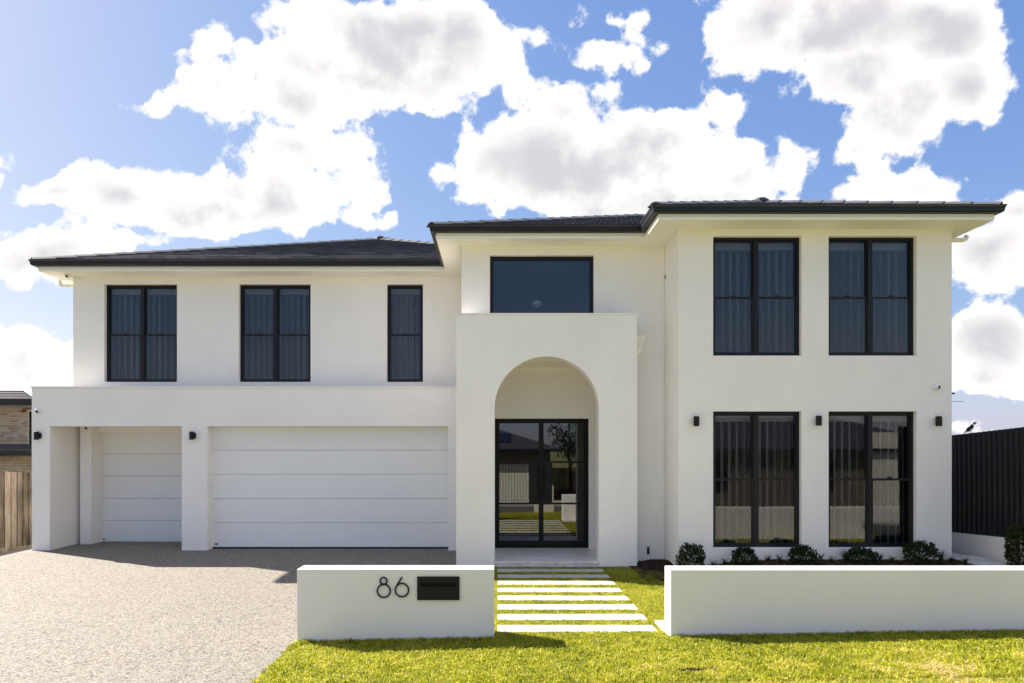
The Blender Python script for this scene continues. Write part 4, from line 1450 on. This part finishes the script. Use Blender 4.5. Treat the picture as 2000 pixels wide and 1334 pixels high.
# upper roof: hip rising to the left
nr = MB()
ey = YU - 0.55
zg = Z_(781, ey)
xe = X_(76, ey)
MB().box(-28, xe, ey - 0.12, ey - 0.001, zg - 0.19, zg).build('gutter', M['gutter'], NB)
MB().box(-28, xe - 0.1, ey, YU - 0.003, zg - 0.19, zg - 0.17).build('soffit', M['cream_wall'], NB)
nr.poly([(-28, ey, zg), (xe, ey, zg), (xe, ey + 3.2, zg), (-28, ey + 3.2, zg), (-24, ey + 1.6, zg + 0.45), (xe - 1.6, ey + 1.6, zg + 0.45)],
        [(0, 1, 5, 4), (1, 2, 5), (2, 3, 4, 5), (3, 0, 4), (3, 2, 1, 0)])
nroof = nr.build('roof', M['tile'], NB)
for r in range(5):
    d0, d1 = r * 0.32, (r + 1) * 0.32
    m = MB()
    za, zb = zg + 0.28 * d0 + 0.06, zg + 0.28 * d1 + 0.015
    m.poly([(-24.5, ey + d0, za - 0.05), (xe - d0, ey + d0, za - 0.05), (xe - d1, ey + d1, zb - 0.01), (-24.5, ey + d1, zb - 0.01),
            (-24.5, ey + d0, za), (xe - d0, ey + d0, za), (xe - d1, ey + d1, zb), (-24.5, ey + d1, zb)], BOXF)
    o = m.build('tile_course', M['tile'], NB)
    o.parent = nroof; o.location = ORG[o.name] - ORG[nroof.name]
hc = MB().prism([(-0.12, 0), (0, 0.06), (0.12, 0)], (xe, ey, zg + 0.06), (xe - 1.6, ey + 1.6, zg + 0.52))
o = hc.build('hip_capping', M['gutter'], NB); o.parent = nroof; o.location = ORG[o.name] - ORG[nroof.name]
# flood light under that eave
fx, fz = X_(50, YU - 0.2), Z_(802, YU - 0.2)
fl = thing('flood_light', 'small brown flood light on the brick wall of the neighbouring house', 'flood light', (fx, YU - 0.2, fz))
MB().tube([(fx, YU - 0.02, fz + 0.08), (fx, YU - 0.16, fz + 0.1), (fx, YU - 0.2, fz)], 0.02, 8).build('bracket', M['rust'], fl)
MB().lathe([(0.03, 0.10), (0.075, -0.04), (0.0, -0.03)], (fx - 0.05, YU - 0.22, fz - 0.02), seg=12).build('lamp_head', M['rust'], fl)

# ------------------------------------------------------------------ TV aerial seen past the right corner
ax, ay = X_(1852, 40), 40.0
an = thing('tv_aerial', 'thin television aerial just past the right corner of the house', 'aerial', (ax, ay, 1.0))
MB().tube([(ax, ay, 0.5), (ax, ay, Z_(760, ay))], 0.02, 6).build('mast', M['black'], an)
MB().tube([(ax - 0.4, ay, Z_(783.5, ay)), (ax + 0.95, ay, Z_(784.5, ay))], 0.013, 6).build('boom', M['black'], an)
MB().tube([(ax - 0.5, ay, Z_(768, ay)), (ax + 0.38, ay, Z_(768.5, ay))], 0.016, 6).build('element', M['black'], an)
MB().box(ax + 0.12, ax + 0.36, ay - 0.04, ay + 0.04, Z_(770, ay), Z_(767, ay)).build('junction_box', M['black'], an)

# ------------------------------------------------------------------ houses across the street (seen in the glass)
OH = thing('opposite_house', 'single-storey brick house with solar panels on its dark roof, reflected in the front door', 'house', (0, -14, -0.95))
oy = -12.5
def opp(root, x0, x1, gar, wins, rid):
    MB().box(x0, x1, oy - 9, oy - 0.02, -1.0, 1.95).build('wall', M['brick_far'], root)
    holes = ([(*gar, -1.01, 1.22)] if gar else []) + wins
    wall_holes(x0, x1, -1.0, 2.0, oy - 0.01, 0.2, holes).build('wall', M['brick_far'], root)
    if gar:
        og = MB().box(gar[0], gar[1], oy - 0.019, oy - 0.014, -1.0, 1.22).build('garage_door', M['rubber'], root)
        n_ = int((gar[1] - gar[0]) / 0.16)
        for k in range(n_):
            w_ = (gar[1] - gar[0]) / n_
            MB().box(gar[0] + k * w_ + 0.012, gar[0] + (k + 1) * w_ - 0.012, oy - 0.013, oy + 0.03, -0.97, 1.20).build('panel', M['cream_wall'], og)
    for (a, b, c, d) in wins:
        w = MB().box(a, b, oy, oy + 0.05, c, c + 0.06).box(a, b, oy, oy + 0.05, d - 0.06, d).box(a, a + 0.06, oy, oy + 0.05, c + 0.06, d - 0.06).box(b - 0.06, b, oy, oy + 0.05, c + 0.06, d - 0.06).build('window', M['frame'], root)
        MB().box(a + 0.06, b - 0.06, oy, oy + 0.01, c + 0.06, d - 0.06).build('glass_pane', M['lens'], w)
    rf = MB().poly([(x0 - .6, oy + 0.6, 2.05), (x1 + .6, oy + 0.6, 2.05), (x1 + .6, oy - 9.6, 2.05), (x0 - .6, oy - 9.6, 2.05), (rid[0], oy - 4.5, 3.9), (rid[1], oy - 4.5, 3.9)],
                   [(1, 0, 4, 5), (2, 1, 5), (3, 2, 5, 4), (0, 3, 4), (0, 1, 2, 3)]).build('roof', M['tile'], root)
    MB().box(x0 - .65, x1 + .65, oy + 0.6, oy + 0.72, 1.90, 2.05).build('gutter', M['gutter'], root)
    return rf


orf = opp(OH, -11.0, 3.1, (-2.6, 2.35), [(-9.0, -6.6, -0.1, 1.5)], (-6.0, -1.6))
for k in range(3):
    xa = -2.3 + k * 1.05
    a, b = 1.0, 2.4
    za, zb_ = 2.05 + 1.85 * a / 5.1 + 0.05, 2.05 + 1.85 * b / 5.1 + 0.05
    fr2 = MB().poly([(xa, oy + 0.6 - a, za), (xa + 1.0, oy + 0.6 - a, za), (xa + 1.0, oy + 0.6 - b, zb_), (xa, oy + 0.6 - b, zb_),
               (xa, oy + 0.6 - a, za + 0.03), (xa + 1.0, oy + 0.6 - a, za + 0.03), (xa + 1.0, oy + 0.6 - b, zb_ + 0.03), (xa, oy + 0.6 - b, zb_ + 0.03)], BOXF)
    o = fr2.build('solar_panel', M['solar'], OH)
    o.parent = orf; o.location = ORG[o.name] - ORG[orf.name]
OH2 = thing('opposite_house', 'brick house with cream pier across the street, reflected in the right wing windows', 'house', (14, -14, -0.95))
opp(OH2, 8.0, 24, None, [(9.5, 12.0, -0.2, 1.5), (15.5, 17.5, -0.2, 1.5)], (12.5, 19.5))
MB().box(19, 20.6, oy + 0.2, oy + 0.5, -1.0, 2.9).build('render_pier', M['cream_wall'], OH2)
pb = MB().box(1.55, 2.35, -1.1, -0.9, -0.75, 0.55)
tag(pb.build('letterbox_pier', M['cream_wall'], bevel=0.01), 'pale block pier at the kerb, reflected low in the right door leaf', 'pier')

# ------------------------------------------------------------------ plants
def leaves(m, cx, cy, cz, rx, ry, rz, n, size, shell=0.55):
    for _ in range(n):
        while True:
            p = Vector((random.uniform(-1, 1), random.uniform(-1, 1), random.uniform(-0.75, 1)))
            if shell < p.length < 1: break
        k = 1 + 0.16 * math.sin(5 * p.x + cx * 9) * math.cos(4 * p.z + cx * 5)
        q = Vector((cx + p.x * rx * k, cy + p.y * ry * k, cz + p.z * rz * k))
        d = (p + Vector((random.uniform(-0.6, 0.6), random.uniform(-0.6, 0.6), random.uniform(-0.1, 0.9)))).normalized()
        s = d.cross(Vector((random.uniform(-1, 1), random.uniform(-1, 1), random.uniform(-1, 1)))).normalized()
        nn = s.cross(d)
        L = size * random.uniform(0.7, 1.25)
        W = L * 0.28
        m.poly([q, q + d * L * 0.5 + s * W + nn * W * 0.3, q + d * L - nn * L * 0.12, q + d * L * 0.5 - s * W + nn * W * 0.3], [(0, 1, 2), (0, 2, 3)])


def shrub(px, ytop, ybase, w, Y, lab, n=650, size=0.052, mat='leaf', trunk=0.0, grp='clipped shrubs in the bed under the right wing windows', name='shrub'):
    x = X_(px, Y); zb = float(mulch_h(np.array(x), np.array(Y))) if x < 7.6 else 0.2
    zt = Z_(ytop, Y); rx = w / 2 * Y / FPX
    t = thing(name, lab, 'shrub', (x, Y, zb), grp)
    z0 = zb + trunk
    rz = (zt - z0) / 1.75
    cz = z0 + 0.75 * rz
    m = MB()
    leaves(m, x, Y, cz, rx, rx * 0.9, rz, n, size)
    for _ in range(14):                                       # shoots that break the outline
        a = random.uniform(0, 6.28); e = random.uniform(0.1, 1.3)
        q = (x + rx * math.cos(a) * math.cos(e) * 0.98, Y + rx * 0.9 * math.sin(a) * math.cos(e), cz + rz * math.sin(e))
        leaves(m, *q, 0.035, 0.035, 0.035, 16, size, 0.0)
    m.build('foliage', M[mat], t)
    s = MB()
    for k in range(6):
        a = k * 1.05
        s.tube([(x, Y, zb - 0.02), (x + 0.02 * math.cos(a), Y + 0.02 * math.sin(a), zb + (zt - zb) * 0.25),
                (x + rx * 0.6 * math.cos(a), Y + rx * 0.6 * math.sin(a), cz + rz * 0.3)], [0.012, 0.009, 0.004], 6)
    s.build('stem', M['bark'], t)


shrub(1350, 1066, 1100, 52, 11.05, 'round glossy dark shrub left of the first ground floor window of the right wing', n=800)
shrub(1455, 1074, 1100, 42, 11.05, 'small round dark shrub under the middle of the first ground floor window', n=520)
shrub(1569, 1070, 1100, 52, 11.05, 'dark spreading shrub below the wall between the two ground floor windows', n=650)
shrub(1683, 1074, 1100, 52, 11.05, 'low dome shaped dark shrub under the left half of the last ground floor window', n=560)
shrub(1796, 1061, 1100, 60, 11.05, 'tallest dark shrub with bare stem under the right end of the last window', n=600, trunk=0.07)
shrub(1990, 1030, 1092, 44, 10.75, 'tall leafy green shrub cut off at the right edge beside the retaining wall', n=900, size=0.06, mat='leaf2', grp=None)
shrub(1871, 1066, 1080, 22, 12.6, 'tiny spiky shrub against the retaining wall behind the house corner', n=160, size=0.05, grp=None)


def tuft(x, Y, h, n, lab, grp='grassy strap leaf plants along the garden bed'):
    zb = float(mulch_h(np.array(x), np.array(Y)))
    m = MB()
    for k in range(n):
        a = random.uniform(0, 6.28); r = random.uniform(0.25, 0.95) * h; hh = h * random.uniform(0.65, 1.35)
        dx, dy = math.cos(a), math.sin(a)
        sx, sy = -dy * 0.0065, dx * 0.0065
        P = []
        for u in (0, 0.35, 0.7, 1.0):
            rr_ = r * u ** 1.3
            zz = zb + hh * (1.55 * u - 0.75 * u * u)
            w = 1 - 0.85 * u
            P += [(x + dx * rr_ - sx * w, Y + dy * rr_ - sy * w, zz), (x + dx * rr_ + sx * w, Y + dy * rr_ + sy * w, zz)]
        m.poly(P, [(0, 1, 3, 2), (2, 3, 5, 4), (4, 5, 7, 6)])
    o = m.build('strappy_plant', M['strap'], origin=(x, Y, zb))
    tag(o, lab, 'plant', grp)


tl = [(1330, 11.0, 0.10, 'wispy strap leaf plant at the left foot of the first round shrub'),
      (1393, 11.05, 0.17, 'strap leaf tuft just right of the first round shrub'),
      (1415, 11.15, 0.15, 'strap leaf tuft just left of the small round shrub'),
      (1500, 11.1, 0.15, 'thin upright strap leaf tuft a little right of the small round shrub'),
      (1522, 11.05, 0.17, 'strap leaf tuft just left of the spreading shrub'),
      (1603, 11.1, 0.15, 'strap leaf tuft touching the right side of the spreading shrub'),
      (1625, 11.0, 0.15, 'low strap leaf tuft under the left frame of the last ground floor window'),
      (1652, 11.1, 0.22, 'taller strap leaf tuft just left of the low dome shaped shrub'),
      (1718, 11.1, 0.17, 'strap leaf tuft just right of the low dome shaped shrub'),
      (1743, 11.05, 0.14, 'strap leaf tuft half way between the dome shaped shrub and the tallest shrub'),
      (1838, 11.0, 0.22, 'bushy strap leaf tuft just right of the tallest shrub'),
      (1858, 10.95, 0.15, 'strap leaf tuft at the right corner of the right wing'),
      (1885, 10.95, 0.13, 'strap leaf tuft at the near edge of the side pavers')]
for px, Y, h, lab in tl:
    tuft(X_(px, Y), Y, h, 34 if h < 0.2 else 60, lab)

# across the street, between the two houses: a tree and a boundary fence that show in the glass
tr_ = thing('street_tree', 'leafy green tree between the two houses across the street, seen in the right door leaf', 'tree', (4.6, -15.5, -0.95))
m = MB(); m.tube([(4.6, -15.5, -0.95), (4.65, -15.5, 0.4), (4.5, -15.45, 1.6), (4.6, -15.4, 2.8)], [0.13, 0.10, 0.075, 0.03], 8)
for k in range(6):
    a = k * 1.1
    m.tube([(4.55, -15.47, 0.9 + 0.2 * k), (4.55 + 0.5 * math.cos(a), -15.47 + 0.5 * math.sin(a), 1.5 + 0.2 * k), (4.55 + 0.9 * math.cos(a), -15.47 + 0.9 * math.sin(a), 2.0 + 0.2 * k)], [0.05, 0.035, 0.012], 6)
m.build('trunk', M['bark'], tr_)
m = MB()
for k in range(11):
    a = k * 2.4
    q = 0.25 + 0.85 * (k / 11)
    leaves(m, 4.55 + q * math.cos(a), -15.47 + q * math.sin(a), 1.7 + 0.16 * k, 0.55, 0.55, 0.42, 150, 0.16, 0.2)
m.build('crown', M['leaf'], tr_)
ofn = thing('opposite_fence', 'low timber fence between the two houses across the street', 'fence', (5.5, -16.6, -0.95))
for k in range(32):
    xa = 3.2 + k * 0.15
    MB().box(xa, xa + 0.13, -16.62, -16.6, -0.92, 0.85 + random.uniform(-0.01, 0.01)).build('paling', M['paling'], ofn)
MB().box(3.2, 8.0, -16.66, -16.625, 0.4, 0.48).build('rail', M['paling'], ofn)

# leaf litter and ground cover on the bed: countless
m = MB()
for _ in range(2600):
    x, y = random.uniform(2.5, 7.7), random.uniform(10.8, 12.2)
    if y > 11.33 and x > 3.0: y = 11.33 - random.uniform(0, 0.5)
    z = float(g(x, y)) + 0.06 * math.exp(-(((x - 2.85) / 0.42) ** 2 + ((y - 12.0) / 0.5) ** 2)) + 0.02
    a = random.uniform(0, 6.28); l = random.uniform(0.012, 0.035); b_ = random.uniform(-0.5, 0.5)
    dx, dy = math.cos(a) * l, math.sin(a) * l
    m.poly([(x - dx, y - dy, z), (x - dy * 0.3, y + dx * 0.3, z + 0.006), (x + dx, y + dy, z + l * b_ * 0.5 + 0.006), (x + dy * 0.3, y - dx * 0.3, z)], [(0, 1, 2, 3)])
tag(m.build('mulch_chips', M['bark']), 'brown bark mulch chips scattered over the garden bed', 'mulch', kind='stuff')

# spike light in the recess bed
sx_, sy_ = X_(1266, 11.75), 11.75
zb = float(mulch_h(np.array(sx_), np.array(sy_)))
spk = thing('garden_spike_light', 'small black garden spike light in the mulch right of the arched portico', 'garden light', (sx_, sy_, zb))
MB().tube([(sx_, sy_, zb - 0.05), (sx_, sy_, zb + 0.09)], 0.010, 8).build('spike', M['black'], spk)
MB().lathe([(0.0, 0.0), (0.022, 0.004), (0.025, 0.02), (0.025, 0.115), (0.016, 0.135), (0.0, 0.138)], (sx_, sy_, Z_(1083, sy_) - 0.0), seg=16).build('lamp_head', M['black'], spk, smooth=True)

# ------------------------------------------------------------------ the bird on the fence
by = 12.15
bx_, bz_ = FX - 0.0, ztop_f(by)
bird = thing('magpie', 'small black and white bird perched on top of the dark steel fence', 'bird', (bx_, by, bz_))
axp = [(-0.135, 0.02, 0.006, 0.006), (-0.10, 0.03, 0.014, 0.008), (-0.06, 0.045, 0.022, 0.014), (-0.035, 0.065, 0.036, 0.034), (0.0, 0.088, 0.043, 0.046),
       (0.03, 0.112, 0.040, 0.042), (0.052, 0.138, 0.028, 0.030), (0.066, 0.158, 0.025, 0.027), (0.082, 0.168, 0.022, 0.022), (0.097, 0.168, 0.010, 0.010), (0.120, 0.163, 0.002, 0.002)]
bb = MB()
SEG = 12
for (u, zz, w, hh) in axp:
    for k in range(SEG):
        a = 2 * math.pi * k / SEG
        bb.v.append((bx_ + u, by + w * math.cos(a), bz_ + zz + hh * math.sin(a)))
for i in range(len(axp) - 1):
    for k in range(SEG):
        bb.f.append((i * SEG + k, i * SEG + (k + 1) % SEG, (i + 1) * SEG + (k + 1) % SEG, (i + 1) * SEG + k))
bb.f.append(tuple(reversed(range(SEG)))); bb.f.append(tuple(range((len(axp) - 1) * SEG, len(axp) * SEG)))
bo = bb.build('body', M['feather_black'], bird, smooth=True)
bo.data.materials.append(M['feather_white'])
for p in bo.data.polygons:
    c = p.center
    if 0.018 < c.x < 0.05 and c.z > 0.05 and c.y < 0.03: p.material_index = 1
    if -0.03 < c.x < 0.03 and c.z < 0.085 and c.y < 0.02: p.material_index = 1
for sgn in (-1, 1):
    MB().poly([(bx_ + 0.035, by + sgn * 0.040, bz_ + 0.125), (bx_ - 0.02, by + sgn * 0.047, bz_ + 0.112), (bx_ - 0.10, by + sgn * 0.020, bz_ + 0.040), (bx_ - 0.02, by + sgn * 0.046, bz_ + 0.072),
               (bx_ + 0.035, by + sgn * 0.034, bz_ + 0.125), (bx_ - 0.02, by + sgn * 0.038, bz_ + 0.112), (bx_ - 0.10, by + sgn * 0.012, bz_ + 0.040), (bx_ - 0.02, by + sgn * 0.038, bz_ + 0.072)], BOXF).build('wing', M['feather_black'], bird)
    MB().tube([(bx_ + 0.0, by + sgn * 0.015, bz_ + 0.055), (bx_ - 0.008, by + sgn * 0.016, bz_ + 0.026), (bx_ + 0.0, by + sgn * 0.016, bz_ - 0.004)], 0.0032, 6).build('leg', M['feather_black'], bird)
bird.rotation_euler = (0, R(-8), R(-6))

# ------------------------------------------------------------------ grass
def fbm(x, y, s, seed=0):
    r = np.random.default_rng(seed)
    out = np.zeros_like(x)
    amp = 1.0
    for o in range(4):
        a, b = r.uniform(0, 6.28, 2)
        th = r.uniform(0, 6.28)
        k = s * 2 ** o
        xx = x * math.cos(th) + y * math.sin(th); yy = -x * math.sin(th) + y * math.cos(th)
        out += amp * np.sin(xx * k + a + 1.3 * np.sin(yy * k * 0.7 + b)) * np.cos(yy * k * 0.9 + b + 1.1 * np.sin(xx * k * 0.6))
        amp *= 0.6
    return out


def blades(x, y, hgt, wid):
    """arrays of blade roots -> vertices, faces, tone"""
    n = len(x)
    z = g(x, y) - 0.004
    a = rng.uniform(0, 2 * np.pi, n)
    lean = rng.uniform(0.3, 1.5, n)
    h = hgt * rng.uniform(0.5, 1.25, n) * (1 + 0.22 * np.clip(fbm(x, y, 30, 6), -1.2, 1.2))
    w = wid * rng.uniform(0.7, 1.3, n)
    dx, dy = np.cos(a), np.sin(a)
    b = rng.uniform(0, 2 * np.pi, n)
    sx, sy = np.cos(b) * w, np.sin(b) * w
    V = np.zeros((n, 5, 3))
    V[:, 0] = np.stack([x - sx, y - sy, z], 1)
    V[:, 1] = np.stack([x + sx, y + sy, z], 1)
    mx, my, mz = x + dx * lean * h * 0.35, y + dy * lean * h * 0.35, z + h * 0.6
    V[:, 2] = np.stack([mx + sx * 0.8, my + sy * 0.8, mz], 1)
    V[:, 3] = np.stack([mx - sx * 0.8, my - sy * 0.8, mz], 1)
    V[:, 4] = np.stack([x + dx * lean * h, y + dy * lean * h, z + h * (1.05 - 0.42 * lean)], 1)
    tone = 0.47 + 0.15 * fbm(x, y, 2.2, 3) * 0.5 + 0.20 * fbm(x, y, 14, 4) * 0.5 + 0.12 * fbm(x, y, 45, 5) + rng.normal(0, 0.16, n)
    dry = (x > 1.0) & (y < 6.95)
    tone = tone + 0.45 * np.clip(fbm(x, y, 3.4, 9) - 0.05, 0, 1) * np.clip((x - 0.6) / 2.5, 0, 1) * np.clip((7.1 - y) / 0.6, 0, 1)
    straw = rng.random(n) < 0.05
    tone = np.where(straw, rng.uniform(0.85, 1.0, n), tone)
    return V, np.clip(tone, 0, 1)


def scatter(x0, x1, y0, y1, dens):
    n = int((x1 - x0) * (y1 - y0) * dens)
    return rng.uniform(x0, x1, n), rng.uniform(y0, y1, n)


def grass_object(name, parts, label):
    Vs, Ts = [], []
    for (x, y, h, w) in parts:
        V, T = blades(x, y, h, w)
        Vs.append(V); Ts.append(T)
    V = np.concatenate(Vs); T = np.concatenate(Ts)
    n = len(V)
    me = bpy.data.meshes.new(name)
    me.vertices.add(n * 5)
    me.vertices.foreach_set('co', V.reshape(-1).astype(np.float32))
    base = np.arange(n) * 5
    quads = np.stack([base, base + 1, base + 2, base + 3], 1)
    tris = np.stack([base + 3, base + 2, base + 4], 1)
    loops = np.concatenate([quads.ravel(), tris.ravel()])
    me.loops.add(len(loops))
    me.loops.foreach_set('vertex_index', loops.astype(np.int32))
    me.polygons.add(2 * n)
    starts = np.concatenate([np.arange(n) * 4, n * 4 + np.arange(n) * 3])
    me.polygons.foreach_set('loop_start', starts.astype(np.int32))
    me.update(calc_edges=True)
    at = me.attributes.new('tone', 'FLOAT', 'POINT')
    at.data.foreach_set('value', np.repeat(T, 5).astype(np.float32))
    me.materials.append(M['grass'])
    me.validate()
    o = bpy.data.objects.new(name, me)
    COL.objects.link(o)
    tag(o, label, 'grass', kind='stuff')
    return n


parts = []
x, y = scatter(-2.21, 6.4, 6.0, 7.62, 7600)
keep = ~((y > 7.38) & ((x < 0.0) | (x > 1.865))) & (np.exp(-(((x - 1.85) / 0.28) ** 2 + ((y - 6.27) / 0.07) ** 2)) + 0.25 * fbm(x, y, 16, 21) < 0.62)
edge = -2.21 + 0.02 * np.sin(y * 31) + 0.012 * np.sin(y * 83)
keep &= x > edge
keep &= ~((x > 0.0) & (x < 1.82) & (y > 7.60))
x, y = x[keep], y[keep]
parts.append((x, y, 0.037, 0.0042))
x, y = scatter(-2.2, 10, 3.0, 6.0, 2200)
parts.append((x, y, 0.036, 0.004))
x, y = scatter(6.4, 12, 6.0, 7.35, 2200)
parts.append((x, y, 0.036, 0.004))
x, y = scatter(-2.2, 13, -1.4, 3.0, 700)
parts.append((x, y, 0.038, 0.007))
# longer fringe along the foot of both walls
for (a_, b_) in ((-2.17, -0.03), (1.9, 6.4)):
    x, y = scatter(a_, b_, 7.31, 7.392, 9000)
    parts.append((x, y, 0.050, 0.0026))
# gaps between slabs
for i in range(-1, 8):
    ya, yb = 7.60 + 0.53 * i + 0.31 - 0.012, 7.60 + 0.53 * (i + 1) + 0.022
    if i < 0: ya = 7.38
    if i == 7: yb = 11.80
    x, y = scatter(-0.02, 1.84, ya, yb, 9500)
    parts.append((x, y, 0.034, 0.0032))
x, y = scatter(-0.24, 0.012, 7.66, 11.8, 7000)
parts.append((x, y, 0.034, 0.0026))
x, y = scatter(1.80, 3.1, 7.50, 11.55, 8500)
lim = ~((y > 11.5) & (x < 2.46)) & ~((x > 1.86) & (y < 7.67)) & ~((x > 1.86) & (y < 8.09))
wig = 11.45 + 0.03 * np.sin(x * 21)
keep = lim & ((y < wig) | (x < 2.42))
parts.append((x[keep], y[keep], 0.034, 0.0025))
x, y = scatter(1.80, 2.44, 11.5, 11.84, 8500)
parts.append((x, y, 0.034, 0.0025))
x, y = scatter(3.1, 8.2, 7.68, 10.4, 1500)
parts.append((x, y, 0.036, 0.005))
nb_ = grass_object('lawn_grass', parts, 'short yellow-green couch lawn in front of the walls and between the stepping slabs')
print('blades', nb_, 'bricks', c1, c2, 'tiles', len(cand))

m = MB()
for _ in range(500):
    x, y = random.gauss(1.85, 0.22), random.gauss(6.27, 0.05)
    z = float(g(x, y)) + 0.002
    q = random.uniform(0.004, 0.011)
    m.poly([(x - q, y, z), (x, y - q, z), (x + q, y, z), (x, y + q, z), (x, y, z + q * 1.2)], [(0, 1, 4), (1, 2, 4), (2, 3, 4), (3, 0, 4)])
tag(m.build('soil_crumbs', M['soil']), 'brown soil crumbs on the thin bare patch of the front lawn', 'soil', kind='stuff')

# fallen bits on the driveway: a few scattered leaves
m = MB()
for _ in range(60):
    x, y = random.uniform(-8, -2.3), random.uniform(6.3, 12.5)
    if x < -0.75 * y: continue
    z = float(gd(x, y)) + 0.004
    a = random.uniform(0, 6.28); l = random.uniform(0.006, 0.014)
    dx, dy = math.cos(a) * l, math.sin(a) * l
    m.poly([(x - dx, y - dy, z), (x - dy * 0.4, y + dx * 0.4, z + 0.003), (x + dx, y + dy, z + 0.002), (x + dy * 0.4, y - dx * 0.4, z)], [(0, 1, 2, 3)])
tag(m.build('leaf_litter', M['bark']), 'tiny dry leaf scraps scattered on the driveway', 'leaves', kind='stuff')
